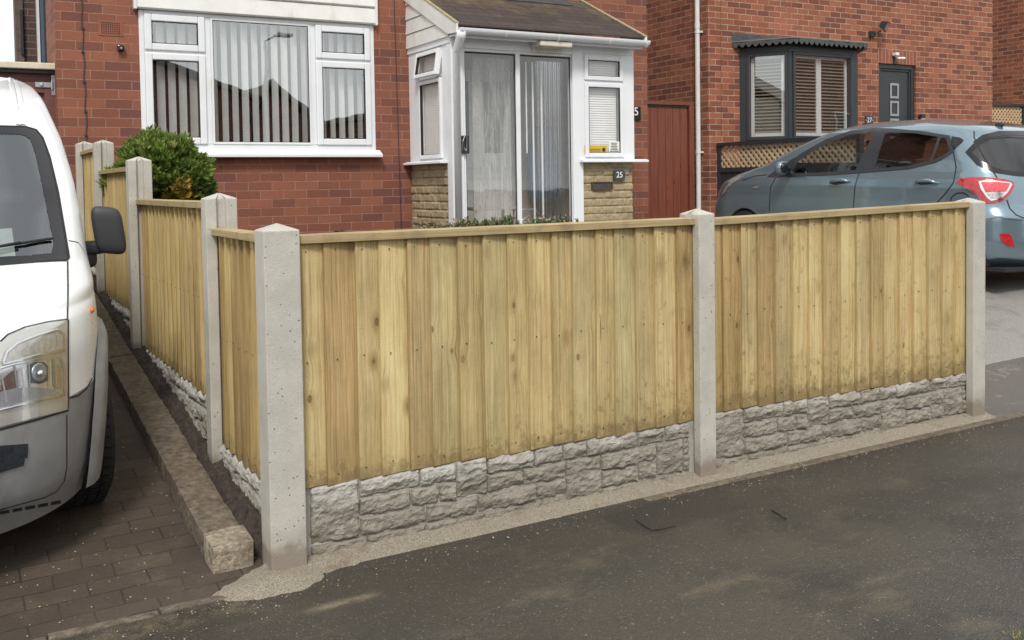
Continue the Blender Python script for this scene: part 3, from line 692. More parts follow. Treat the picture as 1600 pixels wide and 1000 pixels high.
def panel(fn, s0, s1, dl, zb0, zb1, zt0, zt1, org, label, cat='fence panel', flip=False, pitch=.1085, seed=0):
    t = thing('fence_panel', org, label, cat, 'feather edge timber fence panels')
    rr = random.Random(seed); b = MB(); rn = []; uu = []
    n = max(1, round((s1-s0)/pitch)); pitch = (s1-s0)/n; L_ = s1-s0
    for i in range(n):
        a = s0+i*pitch-(.004 if i else 0)+rr.uniform(-.009, .009)*(i > 0); c = min(s1-.001, a+pitch+.026)
        r = rr.random()
        f0, f1 = (.024, .004)
        if flip: pass
        q = []
        zz = []
        lean = rr.uniform(-.003, .003)
        jb = rr.uniform(-.007, .004); twist = rr.uniform(-.0015, .0015)
        nz_ = 7
        def zb_at(s): return lerp(zb0, zb1, (s-s0)/L_)+jb
        def zt_at(s): return lerp(zt0, zt1, (s-s0)/L_)-.012
        vs = []
        for k in range(nz_):
            u = k/(nz_-1); bow = .0012*math.sin(u*5+i*1.7)
            for (s, d) in ((a, dl-f0), (c, dl-f1), (c, dl), (a, dl)):
                ss = s+lean*u
                wav = bow+twist*u
                vs.append(fn(ss, d+(wav if d < dl else 0), lerp(zb_at(s), zt_at(s), u)))
                uu.append(s-s0+(.0 if d < dl else .3)); rn.append(r)
        fs = []
        for k in range(nz_-1):
            for e in range(4):
                fs.append((k*4+e, k*4+(e+1) % 4, (k+1)*4+(e+1) % 4, (k+1)*4+e))
        fs += [(0, 3, 2, 1), tuple((nz_-1)*4+e for e in range(4))]
        b.add(vs, fs)
    nw = len(b.v); b.m(M['wood']); b.mi = [0]*len(b.f); b.m(M['brass'])
    for i in range(n):
        for hgt in (.045, .50, .93):
            s = s0+i*pitch+.022+rr.uniform(-.004, .004); zt_ = lerp(zt0, zt1, (s-s0)/L_); zb_ = lerp(zb0, zb1, (s-s0)/L_)
            z = zb_+(zt_-zb_)*hgt+rr.uniform(-.008, .008); c0 = fn(s+.012, dl-.0215, z)
            ax = (fn(s+.012, dl-.0225, z)-c0); ax.normalize()
            b.tube([c0-ax*.002, c0+ax*.0012], .0028, 6)
    ex = len(b.v)-nw
    b.build('boards', M['wood'], t, attr={'rnd': rn+[0]*ex, 'uu': uu+[0]*ex})
    c = MB()
    d0, d1 = dl-.040, dl+.022
    sa, sb = s0+.001, s1-.001
    c.hexa([fn(sa, d0, zt0-.034), fn(sb, d0, zt1-.034), fn(sb, d1, zt1-.034), fn(sa, d1, zt0-.034), fn(sa, d0, zt0-.004), fn(sb, d0, zt1-.004), fn(sb, d1, zt1), fn(sa, d1, zt0)])
    c.build('capping_rail', M['rail'], t, bevel=.002)
    for hgt in (.12, .5, .86):
        c = MB(); za = lerp(zb0, zt0, hgt); zc = lerp(zb1, zt1, hgt)
        c.hexa([fn(sa, dl+.001, za-.02), fn(sb, dl+.001, zc-.02), fn(sb, dl+.02, zc-.02), fn(sa, dl+.02, za-.02), fn(sa, dl+.001, za+.02), fn(sb, dl+.001, zc+.02), fn(sb, dl+.02, zc+.02), fn(sa, dl+.02, za+.02)])
        c.build('rear_batten', M['rail'], t)
    return t
def gravelboard(fn, s0, s1, dl, zb0, zb1, org, label, res=.005, seed=0, mirror=False, H=.30):
    Lg = s1-s0; ns = int(Lg/res)+1; nzz = int(H/res)+1
    S = np.linspace(0, Lg, ns); Zv = np.linspace(0, H, nzz); SS, ZZ = np.meshgrid(S, Zv)
    full = 1.86
    U = (full-SS) if mirror else SS.copy()
    rh = H/4
    wob = .004*fbm(U*9, ZZ*9, 1, 2); wob2 = .003*fbm(U*12+9, ZZ*12, 2, 2)
    Hh = np.zeros_like(SS); rs = random.Random(5)
    blocks = [(.03, .225, 1, 4), (.64, .78, 2, 4), (1.16, 1.34, 0, 3), (1.64, 1.79, 1, 3)]
    occ = lambda r: sorted([(b_[0], b_[1]) for b_ in blocks if b_[2] <= r < b_[3]])
    extra = []
    for r in range(4):
        x = .03
        for (a, c) in occ(r)+[(full-.03, full)]:
            while x < a-.02:
                wdt = rs.uniform(.12, .29)
                e = x+wdt
                if a-e < .07: e = a
                extra.append((x, min(e, a), r, r+1)); x = e
            x = c
    for k, (a, c, r0, r1) in enumerate(blocks+extra):
        a += .0018; c -= .0018; z0 = r0*rh+.002; z1 = r1*rh-.002
        e = np.minimum(np.minimum(U+wob-a, c-U-wob), np.minimum(ZZ+wob2-z0, z1-ZZ-wob2))
        msk = e > 0
        cx, cz = (a+c)/2, (z0+z1)/2
        tx, tz = rs.uniform(-.07, .07), rs.uniform(-.20, .02)
        ph = k*3.37
        # chipped rock: max of a few tilted planes, broken by ridged noise
        uu_ = (U-cx)/((c-a)/2); vv_ = (ZZ-cz)/((z1-z0)/2)
        wx_ = fbm(U*20+ph, ZZ*20, 1, 3)*.35
        base_ = np.minimum.reduce([1.05-.30*np.abs(uu_+wx_*.6)**4, 1.0-.50*(vv_+wx_), 1.0+.75*(vv_+wx_*1.2)+.35*fbm(U*16+ph, ZZ*8+ph, 2, 2)])
        rd = 1-np.abs(fbm(U*17+ph, ZZ*30-ph, 3, 4))*2.2
        rd2 = fbm(U*55+ph, ZZ*75, 4, 3)
        st_ = np.floor((fbm(U*13-ph, ZZ*26+ph, 5, 2)+wx_*.4)*4.5)/4.5
        hgt = .004+.013*np.clip(base_, 0, 1.2)+.007*rd*.8+.0045*rd2+.009*st_+tx*(U-cx)*.4
        rise = np.clip((e+.004*rd2)/.006, 0, 1)
        hgt = np.clip(hgt, .002, .04)*rise
        Hh = np.where(msk, hgt, Hh)
    Hh += .0012*fbm(SS*60, ZZ*60, 0, 2)
    vs = []; 
    P = [[None]*ns for _ in range(nzz)]
    for j in range(nzz):
        for i in range(ns):
            s = s0+S[i]; z = lerp(zb0, zb1, S[i]/Lg)+Zv[j]
            P[j][i] = tuple(fn(s, dl-Hh[j, i], z))
    b = MB(); b.grid(P)
    hh = (Hh/.03).ravel().tolist(); zz = (ZZ/H).ravel().tolist()
    # slab body behind the face
    k0 = len(b.v)
    d2 = dl+.04
    b.hexa([fn(s0, dl-.001, zb0), fn(s1, dl-.001, zb1), fn(s1, d2, zb1), fn(s0, d2, zb0), fn(s0, dl-.001, zb0+H), fn(s1, dl-.001, zb1+H), fn(s1, d2, zb1+H), fn(s0, d2, zb0+H)])
    # little ledge from face to slab
    top = [P[-1][i] for i in range(ns)]; back = [tuple(fn(s0+S[i], dl, lerp(zb0, zb1, S[i]/Lg)+H)) for i in range(ns)]
    b.grid([top, back])
    ex = len(b.v)-k0
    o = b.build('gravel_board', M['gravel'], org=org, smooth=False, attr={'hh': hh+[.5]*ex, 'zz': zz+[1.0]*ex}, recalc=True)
    return tag(o, label, 'gravel board', 'rock faced concrete gravel boards')
# front run
DL = .066
panel(frontfn, .001, 1.868, DL, .288, .308, 1.243, 1.253, (1.126, fY(1.126), .28), 'timber fence panel right of the corner post, the left one of the two front panels', seed=3)
panel(frontfn, 1.93, 3.76, DL, .332, .338, 1.246, 1.286, (3.07, fY(3.07), .32), 'timber fence panel in front of the blue car, right of the two front panels', seed=8)
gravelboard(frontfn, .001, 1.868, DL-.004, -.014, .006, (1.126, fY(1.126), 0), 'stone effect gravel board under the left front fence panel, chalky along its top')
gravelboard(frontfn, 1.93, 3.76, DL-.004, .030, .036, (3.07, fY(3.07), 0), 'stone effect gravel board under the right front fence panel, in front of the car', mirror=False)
# side run (s = world Y, boards face the van)
def sp(a, b_, X0, zb, zt, label, seed, org): return panel(sidefn(X0), a, b_, .066, zb, zb, zt, zt, org, label, seed=seed)
sp(3.70, 4.55, .995, .268, 1.245, 'short timber fence panel just left of the corner post', 11, (1.06, 3.7, .26))
sp(4.605, 6.50, .985, .447, 1.362, 'side fence panel directly in front of the green bush, second from the corner', 12, (1.05, 4.6, .44))
sp(6.555, 8.09, .974, .632, 1.57, 'greyish side fence panel behind the van door mirror', 13, (1.04, 6.55, .63))
sp(8.145, 9.22, .972, .80, 1.752, 'narrow looking furthest fence panel between the two last concrete posts', 14, (1.04, 8.14, .8))
def sg(a, b_, X0, zb, label, res, mi=True): gravelboard(sidefn(X0), a, b_, .062, zb, zb, (X0+.06, a, zb), label, res=res, mirror=mi)
sg(3.70, 4.55, .995, -.034, 'stone effect gravel board under the short side panel beside the corner post', .006, False)
sg(4.605, 6.50, .985, .145, 'long stone effect gravel board beside the soil strip under the second side panel', .007)
sg(6.555, 8.09, .974, .330, 'stone effect gravel board beyond the second side post, under the greyish panel', .010)
sg(8.145, 9.22, .972, .498, 'furthest stone effect gravel board glimpsed below the van mirror', .012)
# ================================================================== HOUSES
def wallpieces(b, fn, a0, a1, z0, z1, holes, d0, d1):
    """wall slab with rectangular holes; fn(a,d,z)"""
    as_ = sorted({a0, a1, *[h[0] for h in holes], *[h[1] for h in holes]}); zs = sorted({z0, z1, *[h[2] for h in holes], *[h[3] for h in holes]})
    for j in range(len(zs)-1):
        run = None
        for i in range(len(as_)-1):
            ca, cz = (as_[i]+as_[i+1])/2, (zs[j]+zs[j+1])/2
            hole = any(h[0] < ca < h[1] and h[2] < cz < h[3] for h in holes)
            if not hole: run = as_[i] if run is None else run
            if run is not None and (hole or i == len(as_)-2):
                e = as_[i] if hole else as_[i+1]
                b.hexa([fn(run,d0,zs[j]), fn(e,d0,zs[j]), fn(e,d1,zs[j]), fn(run,d1,zs[j]), fn(run,d0,zs[j+1]), fn(e,d0,zs[j+1]), fn(e,d1,zs[j+1]), fn(run,d1,zs[j+1])])
                run = None
YF = lambda Y: (lambda a, d, z: (a, Y+d, z))
def fnY(Y): return lambda a, b, d: (a, Y+d, b)       # for frames: across x, up z, depth y
def fnX(X): return lambda a, b, d: (X+d, a, b)
def quadglass(b, fn, a0, a1, z0, z1, d): b.add([fn(a0, z0, d), fn(a1, z0, d), fn(a1, z1, d), fn(a0, z1, d)], [(0, 1, 2, 3)])
H25 = thing('brick_house', (4.0, 9.4, .76), 'dark red brick house with a wide white window and white porch', 'house')
Y = 9.4
b = MB()
wx0, wx1, wz0, wz1 = 1.535, 3.762, 1.775, 3.02
door = (4.45, 5.35, .9, 2.95)
wallpieces(b, lambda a, d, z: (a, Y+d, z), .855, 7.16, .2, 5.6, [(wx0, wx1, wz0, wz1), door], 0, .25)
b.box(.855, 1.1, Y+.25, 10.25, .2, 5.6); b.box(1.1, 1.75, 10.0, 10.25, .2, 5.6); b.box(1.5, 1.75, 10.25, 17, .2, 5.6); b.box(6.91, 7.16, Y+.25, 17, .2, 5.6)
b.build('wall', M['brick25'], H25)
b = MB(); b.prism([(Y-.35, 5.55), (17.3, 5.55), (13.2, 7.9)], lambda p: (.6, p[0], p[1]), lambda p: (7.4, p[0], p[1]))
M['tile'] = plain('dark_roof_tile', (.09, .07, .06), .85, var=.3, vs=4, bmp=.5, bs=14)
b.build('roof', M['tile'], H25)
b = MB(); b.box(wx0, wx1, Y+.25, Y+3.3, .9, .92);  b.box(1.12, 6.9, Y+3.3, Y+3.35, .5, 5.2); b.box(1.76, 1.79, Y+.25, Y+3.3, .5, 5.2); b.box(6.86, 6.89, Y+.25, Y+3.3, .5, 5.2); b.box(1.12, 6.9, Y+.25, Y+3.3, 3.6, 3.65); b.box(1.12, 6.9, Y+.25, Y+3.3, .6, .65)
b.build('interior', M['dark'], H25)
# mastic strip cable down the brickwork
for (p0, p1, nm) in (((127, -3), (136, 221), 'cable'), ((615.5, -3), (627, 362), 'movement_joint')):
    a = oY(*p0, Y); c = oY(*p1, Y); b = MB()
    pts = [lerp(a, c, k/24)+Vector((.006*math.sin(k*1.3)*(nm == 'cable'), -.004, 0)) for k in range(25)]
    b.tube(pts, .0055 if nm == 'cable' else .004, 6)
    if nm == 'cable':
        for k in (5, 9, 14, 19, 23): q = pts[k]; b.box(q.x-.012, q.x+.012, q.y-.008, q.y+.004, q.z-.008, q.z+.008)
    b.build(nm, M['blackpl'], H25)
# air brick
a = oY(153, 31, Y); c = oY(192, 57, Y)
b = MB(); fy = fnY(Y)
av = plain('terracotta_vent', (.26, .085, .05), .8, var=.15)
x0, x1, z0, z1 = a.x, c.x, c.z, a.z
b.m(av).box(x0, x1, Y-.005, Y+.01, z0, z1)
ob = b.build('air_vent', None, H25)
b = MB()
for i in range(9):
    for j in range(6):
        xx = x0+.02+(x1-x0-.04)*(i+.5)/9; zz = z0+.012+(z1-z0-.024)*(j+.5)/6
        b.box(xx-.005, xx+.005, Y-.0065, Y+.002, zz-.005, zz+.005)
tag(b.build('vent_holes', M['rubber'], ob))
# small black camera
q = oY(188, 76, Y)
t = thing('security_camera', (q.x, Y, q.z), 'small square black camera fixed to the brick wall left of the white window', 'camera')
b = MB(); s_ = .028
b.box(q.x-s_, q.x+s_, Y-.05, Y-.002, q.z-s_, q.z+s_); b.build('housing', M['blackgloss'], t, bevel=.012)
b = MB(); b.lathe([(0, -.053), (.009, -.053), (.010, -.048)], (q.x, Y, q.z), 'Y', 16); b.build('lens', M['chrome'], t)
# ---- the big window
W = MB(); fy = fnY(Y+.005)
win = MB(); win.frame(fy, wx0, wx1, wz0, wz1, .045, .045, .05, .035, -.012, .07)
m1 = oY(325, 120, Y).x; m2 = oY(490, 120, Y).x
win.box(m1-.022, m1+.03, Y-.007, Y+.07, wz0+.05, wz1-.035); win.box(m2-.03, m2+.022, Y-.007, Y+.07, wz0+.05, wz1-.035)
wf = win.build('window', M['upvc'], H25, bevel=.006)
G = MB(); BL = []
def sash(name, x0, x1, z0, z1, wd=.062):
    s = MB(); s.frame(fy, x0, x1, z0, z1, wd, wd, wd, wd, -.03, .03)
    s.build(name, M['upvc'], wf, bevel=.009)
    s = MB(); s.frame(fy, x0+wd, x1-wd, z0+wd, z1-wd, .006, .006, .006, .006, -.026, .01); s.build('gasket', M['rubber'], wf)
    quadglass(G, fy, x0+wd, x1-wd, z0+wd, z1-wd, -.012)
tz = oY(270, 82, Y).z
for xa, xb in ((wx0+.045, m1-.022), (m2+.022, wx1-.045)): tzb = MB(); tzb.box(xa, xb, Y-.006, Y+.06, tz-.02, tz+.02); tzb.build('transom', M['upvc'], wf)
sash('sash', wx0+.045, m1-.022, tz+.012, wz1-.035); sash('sash', wx0+.045, m1-.022, wz0+.05, tz-.012)
sash('sash', m2+.022, wx1-.045, tz-.0+.012, wz1-.035); sash('sash', m2+.022, wx1-.045, wz0+.05, tz-.012)
s = MB(); s.frame(fy, m1+.03, m2-.03, wz0+.05, wz1-.035, .02, .02, .022, .02, -.02, .03); s.build('bead', M['upvc'], wf, bevel=.004)
s = MB(); s.frame(fy, m1+.05, m2-.05, wz0+.072, wz1-.055, .005, .005, .005, .005, -.016, .01); s.build('gasket', M['rubber'], wf)
quadglass(G, fy, m1+.05, m2-.05, wz0+.072, wz1-.055, -.010)
G.build('glass', M['glass'], wf, recalc=False)
# vertical blinds
b = MB(); rr = random.Random(4); xx = wx0+.10
while xx < wx1-.08:
    wd = .089; an = math.radians(33+rr.uniform(-6, 6)); cx = xx; P = []
    for k in range(5):
        u = k/4-.5; bow = .006*(1-(2*u)**2)
        P.append([(cx+u*wd*math.cos(an)-bow*math.sin(an), Y+.10+u*wd*math.sin(an)+bow*math.cos(an), z) for z in (wz0+.06, wz1-.05)])
    b.grid(P); xx += .0955
b.build('vertical_blind', M['slat'], wf)
b = MB(); b.box(wx0+.04, wx1-.04, Y+.078, Y+.12, wz1-.05, wz1-.01); b.build('blind_rail', M['slatwhite'], wf)
s = MB(); z_ = oY(450, 246, Y).z; s.prism([(-.10, z_), (-.10, z_+.028), (-.02, wz0+.002), (.06, wz0+.002), (.06, z_)], lambda p: (wx0-.035, Y+p[0], p[1]), lambda p: (wx1+.035, Y+p[0], p[1]))
s.build('sill', M['upvc'], wf, bevel=.004)
# ---- white cladding above
cz = 3.022; b = MB(); k = 0
while cz < 4.4:
    h = .165
    b.prism([(-.045, cz), (-.055, cz+.012), (-.040, cz+h-.012), (-.022, cz+h-.008), (-.022, cz+h), (0, cz+h), (0, cz)], lambda p: (wx0-.02, Y-.004+p[0], p[1]), lambda p: (wx1+.0, Y-.004+p[0], p[1])); cz += h
b.build('cladding', M['upvcold'], H25)
for xa in (wx0-.045, wx1): b = MB(); b.box(xa, xa+.025, Y-.065, Y-.003, 3.014, 4.4); b.build('cladding_trim', M['upvcold'], H25, bevel=.003)
# ---- black sign "5"
def text(name, s, size, mat, parent, loc, rotz=0, ext=.002, tight=1.0, align='CENTER', frame='Y'):
    c = bpy.data.curves.new(name, 'FONT'); c.body = s; c.size = size; c.extrude = ext; c.align_x = align; c.align_y = 'CENTER'; c.space_character = tight
    tmp = bpy.data.objects.new('tmp', c); COL.objects.link(tmp)
    dg = bpy.context.evaluated_depsgraph_get(); me = bpy.data.meshes.new_from_object(tmp.evaluated_get(dg)); bpy.data.objects.remove(tmp)
    me.transform(Matrix.Rotation(rotz, 4, 'Z') @ Matrix.Rotation(math.pi/2, 4, 'X')); me.materials.clear(); me.materials.append(mat)
    o = bpy.data.objects.new(name, me); COL.objects.link(o); o.parent = parent
    o.location = Vector(loc)-world_loc(parent); return o
a = oY(985, 166, Y); c = oY(1000, 188, Y)
t = thing('house_sign', (c.x-.07, Y, c.z), 'black square sign with a white 5, half hidden behind the porch', 'sign')
b = MB(); b.box(c.x-.20, c.x, Y-.02, Y-.002, c.z, a.z); b.build('plate', M['blackgloss'], t, bevel=.004)
text('numeral', '5', .135, M['whitepaint'], t, (c.x-.068, Y-.021, (a.z+c.z)/2+.016))
text('small_lettering', '·25·', .03, M['whitepaint'], t, (c.x-.045, Y-.021, c.z+.018)) if False else None
# ================================================================== PORCH
PX0, PX1, PYF, PYB = 4.13, 6.24, 8.42, 9.4
P_ = thing('porch', (5.2, 8.9, .85), 'white lean-to porch with sliding glass doors, stone clad base and brown shingle roof', 'porch')
sz = 1.655           # sill height
fl = .98
fp = fnY(PYF)
# stone cladding base: strips with rock face
def stoneclad(fn, a0, a1, z0, z1, dl, name, parent, seed):
    res = .009; na = int((a1-a0)/res)+1; nz2 = int((z1-z0)/res)+1
    A, Zq = np.meshgrid(np.linspace(0, a1-a0, na), np.linspace(0, z1-z0, nz2))
    rh = .078; row = np.floor((Zq+.004*fbm(A*5, Zq*5, seed, 2))/rh); fz = Zq/rh-row
    bl = (A+row*.137*1.7+seed)/.34; fb = bl-np.floor(bl)
    e = np.minimum(np.minimum(fz, 1-fz)*rh, np.minimum(fb, 1-fb)*.34)
    H = np.clip(e/.014, 0, 1)**.6*(.016+.008*fbm(A*22+row*9, Zq*22, seed, 4)+.006*vnoise(np.floor(bl)*3.3+row*7, row*1.7))
    P = [[tuple(fn(a0+A[j, i], z0+Zq[j, i], dl-H[j, i])) for i in range(na)] for j in range(nz2)]
    b = MB(); b.grid(P); fr = len(b.v)
    p = lambda a, z, d: tuple(fn(a, z, d))
    b.hexa([p(a0, z0, dl+.001), p(a1, z0, dl+.001), p(a1, z0, dl+.12), p(a0, z0, dl+.12), p(a0, z1, dl+.001), p(a1, z1, dl+.001), p(a1, z1, dl+.12), p(a0, z1, dl+.12)])
    return b.build(name, M['clad'], parent)
M['clad'] = plain('buff_stone_cladding', (.36, .285, .175), .9, var=.22, vs=14, bmp=.9, bs=70, dirt=((.20, .15, .09), 5, .52, .6))
def clad_front(a, z, d): return (a, PYF+d, z)
def clad_side(a, z, d): return (PX0+d, a, z)
XL = 4.255; XR = 5.50       # door opening
stoneclad(clad_front, 5.565, PX1-.02, .55, sz-.03, .03, 'stone_base', P_, 1)
stoneclad(clad_side, PYF+.10, PYB, .55, sz-.03, .03, 'stone_base', P_, 2)
# frame members
b = MB(); zh = 2.70; zt = 2.80
b.box(PX0, XL, PYF-.01, PYF+.10, .55, zt)              # left corner post
b.box(XL, XR, PYF, PYF+.08, zh, zt)                   # head over doors
b.box(XR-.02, 5.60, PYF-.006, PYF+.08, .55, zt)        # right door jamb
b.box(5.60, PX1, PYF, PYF+.07, zh+.02, zt)
b.box(6.08+.03, PX1, PYF-.002, PYF+.10, sz, zh+.02)
b.box(PX0+.005, PX0+.075, PYF+.101, PYF+.20, sz, zt); b.box(PX0+.005, PX0+.075, PYB-.24, PYB-.001, sz, zt+.0)
b.build('frame', M['upvc'], P_, bevel=.006)
b = MB(); b.box(XL-.002, XR, PYF+.012, PYF+.07, zh-.025, zh); xm = oY(811, 200, PYF).x
b.box(xm-.024, xm+.024, PYF+.004, PYF+.05, .8, zh-.025); b.box(XL-.002, XL+.03, PYF+.012, PYF+.07, .8, zh-.025); b.box(XR-.03, XR-.021, PYF+.02, PYF+.07, .8, zh-.025)
dr = b.build('sliding_door', M['upvc'], P_, bevel=.004)
b = MB(); b.frame(fp, XL+.03, xm-.024, .85, zh-.03, .006, .006, .01, .01, .018, .03); b.frame(fp, xm+.024, XR-.03, .85, zh-.03, .006, .006, .01, .01, .02, .03); b.build('gasket', M['rubber'], dr)
b = MB()
def wavyglass(x0, x1, z0, z1, yy, n=16):
    b.grid([[(lerp(x0, x1, i/n), yy, lerp(z0, z1, j/(2*n))) for i in range(n+1)] for j in range(2*n+1)])
wavyglass(XL+.03, xm-.024, .85, zh-.03, PYF+.03); wavyglass(xm+.024, XR-.03, .85, zh-.03, PYF+.034)
b.build('door_glass', M['porchglass'], dr, recalc=False)
# door handle (black plate with a D grip)
a = oY(716, 212, PYF-.01); c = oY(732, 240, PYF-.01)
b = MB(); b.m(M['blackgloss']).box(a.x, c.x, PYF-.03, PYF+.0, c.z, a.z); b.m(M['chrome'])
mx_, mz_ = (a.x+c.x)/2, (a.z+c.z)/2
b.tube([(mx_-.022, PYF-.032, mz_-.055), (mx_-.022, PYF-.045, mz_+.03), (mx_-.005, PYF-.045, mz_+.075), (mx_+.02, PYF-.045, mz_+.07), (mx_+.02, PYF-.032, mz_-.06), (mx_-.004, PYF-.032, mz_-.03)], .006, 8)
b.build('door_handle', None, dr, bevel=.003)
# front right window
wn = MB(); x0, x1 = 5.60, 6.115; zm = oY(940, 128, PYF).z
wn.frame(fp, x0, x1, sz, zh+.02, .02, .02, .02, .02, -.004, .06); wn.box(x0+.02, x1-.02, PYF-.004, PYF+.06, zm-.012, zm+.012)
wn_ = wn.build('front_window', M['upvc'], P_, bevel=.004)
G = MB()
def sash2(par, fn, a0, a1, z0, z1, wd, G, d=0, col='upvc'):
    s = MB(); s.frame(fn, a0, a1, z0, z1, wd, wd, wd, wd, d-.022, d+.03); s.build('sash', M[col], par, bevel=.007)
    s = MB(); s.frame(fn, a0+wd, a1-wd, z0+wd, z1-wd, .005, .005, .005, .005, d-.018, d+.01); s.build('gasket', M['rubber'], par)
    quadglass(G, fn, a0+wd, a1-wd, z0+wd, z1-wd, d-.008)
sash2(wn_, fp, x0+.02, x1-.02, zm+.012, zh, .045, G); sash2(wn_, fp, x0+.02, x1-.02, sz+.02, zm-.012, .045, G)
G.build('glass', M['porchglass'], wn_, recalc=False)
def vblind(name, fn, a0, a1, z0, z1, d, parent, mat, step=.024, tilt=.4, wd=.024, dp=.18):
    b = MB(); z = z0
    while z < z1:
        b.add([fn(a0, z-wd*.5*tilt, d-wd*dp), fn(a1, z-wd*.5*tilt, d-wd*dp), fn(a1, z+wd*.5*tilt, d+wd*dp), fn(a0, z+wd*.5*tilt, d+wd*dp)], [(0, 1, 2, 3)]); z += step
    for a in (lerp(a0, a1, .2), lerp(a0, a1, .8)): b.add([fn(a-.001, z0, d-.013), fn(a+.001, z0, d-.013), fn(a+.001, z1, d-.013), fn(a-.001, z1, d-.013)], [(0, 1, 2, 3)])
    return b.build(name, mat, parent, recalc=False)
vblind('venetian_blind', fp, x0+.06, x1-.07, sz+.05, zh-.02, .045, wn_, M['slatwhite'], tilt=1.0)
# stickers on the glass
a = oY(911, 227, PYF); c = oY(945, 241, PYF)
t = thing('sticker', (c.x, PYF, c.z), 'yellow sticker with dark print in the lower corner of the porch window', 'sticker')
b = MB(); b.box(a.x+.01, c.x+.02, PYF-.012, PYF-.0095, c.z, a.z); b.build('label', M['yellow'], t)
text('print', 'NO COLD', .028, M['ink'], t, ((a.x+c.x)/2-.02, PYF-.0125, (a.z+c.z)/2+.008), ext=.0004) if False else None
b = MB(); rr = random.Random(2)
for r in range(3):
    xx = a.x+.03
    while xx < c.x-.06: l_ = rr.uniform(.008, .02); b.box(xx, xx+l_, PYF-.0132, PYF-.012, c.z+.012+r*.017, c.z+.020+r*.017); xx += l_+.005
b.lathe([(0, -.0132), (.022, -.0132), (.022, -.012)], (c.x-.02, PYF, (a.z+c.z)/2), 'Y', 18)
b.build('print', M['ink'], t)
a = oY(950, 221, PYF); c = oY(967, 241, PYF)
t = thing('notice', (c.x, PYF, c.z), 'white notice with small print on the porch window beside the yellow sticker', 'notice')
b = MB(); b.box(a.x, c.x, PYF-.012, PYF-.0095, c.z, a.z); b.build('paper', M['paper'], t, bevel=.001)
b = MB()
for r in range(8):
    wl = rr.uniform(.25, .42)*(c.x-a.x); mx_ = (a.x+c.x)/2; b.box(mx_-wl, mx_+wl, PYF-.0128, PYF-.012, a.z-.022-r*.0165, a.z-.014-r*.0165)
b.build('print', M['ink'], t)
# sills
b = MB(); b.prism([(-.075, sz-.032), (-.075, sz-.012), (-.03, sz), (.03, sz), (.03, sz-.032)], lambda p: (5.55, PYF+p[0], p[1]), lambda p: (6.37, PYF+p[0], p[1])); b.build('sill', M['upvc'], P_, bevel=.003)
b = MB(); b.prism([(-.075, sz-.032), (-.075, sz-.012), (-.03, sz), (.03, sz), (.03, sz-.032)], lambda p: (PX0+p[0], PYF+.101, p[1]), lambda p: (PX0+p[0], PYB-.002, p[1])); b.build('sill', M['upvc'], P_, bevel=.003)
# side window
fs_ = fnX(PX0+.01); y0_, y1_ = PYF+.20, PYB-.24
sw_ = MB(); zm = oX(672, 121, PX0).z; sw_.frame(fs_, y0_, y1_, sz, zt-.06, .015, .015, .02, .02, 0, .06); sw_.box(PX0+.01, PX0+.07, y0_+.015, y1_-.015, zm-.012, zm+.012)
sw2 = sw_.build('side_window', M['upvc'], P_, bevel=.004)
G = MB()
sash2(sw2, fs_, y0_+.015, y1_-.015, sz+.02, zm-.02, .04, G)
# top vent sash hinged open a little
def tilt(a, z, d): 
    zt2 = zt-.08; k = .16*(zt2-z)
    return (PX0-.005+d*1.0-k, a, z)
sash2(sw2, tilt, y0_+.01, y1_-.01, zm+.005, zt-.08, .04, G)
G.build('glass', M['porchglass'], sw2, recalc=False)
vblind('venetian_blind', fs_, y0_+.06, y1_-.05, sz+.05, zt-.1, .034, sw2, M['slatwhite'], tilt=1.0, dp=.1)
# cladding on the cheek of the porch (triangle under the roof)
rz = lambda y: 2.887+(y-8.21)*.474       # roof slope on the top edge of the barge board
b = MB(); z = zt
while z < rz(PYB):
    h = .145; ya = max(PYF, 8.21+(z+h*.3-2.70)/.474 - .0)
    zt_ = z+h-.004
    ya0 = max(PYF+.0, 8.21+(z+.10-2.887)/.474); ya1 = max(PYF, 8.21+(zt_+.10-2.887)/.474)
    if ya0 < PYB-.02:
        b.prism([(ya0, z+.002), (PYB-.001, z+.002), (PYB-.001, zt_), (min(ya1, PYB-.002), zt_)], lambda p: (PX0-.012-(.008 if p[1] < z+.01 else 0), p[0], p[1]), lambda p: (PX0+.03, p[0], p[1]))
    z += h
b.build('side_cladding', M['upvcold'], P_)
b = MB(); b.box(PX0-.006, PX0+.03, PYF+.0, PYB-.003, zt-.055, zt+.004); b.build('side_rail', M['upvc'], P_)
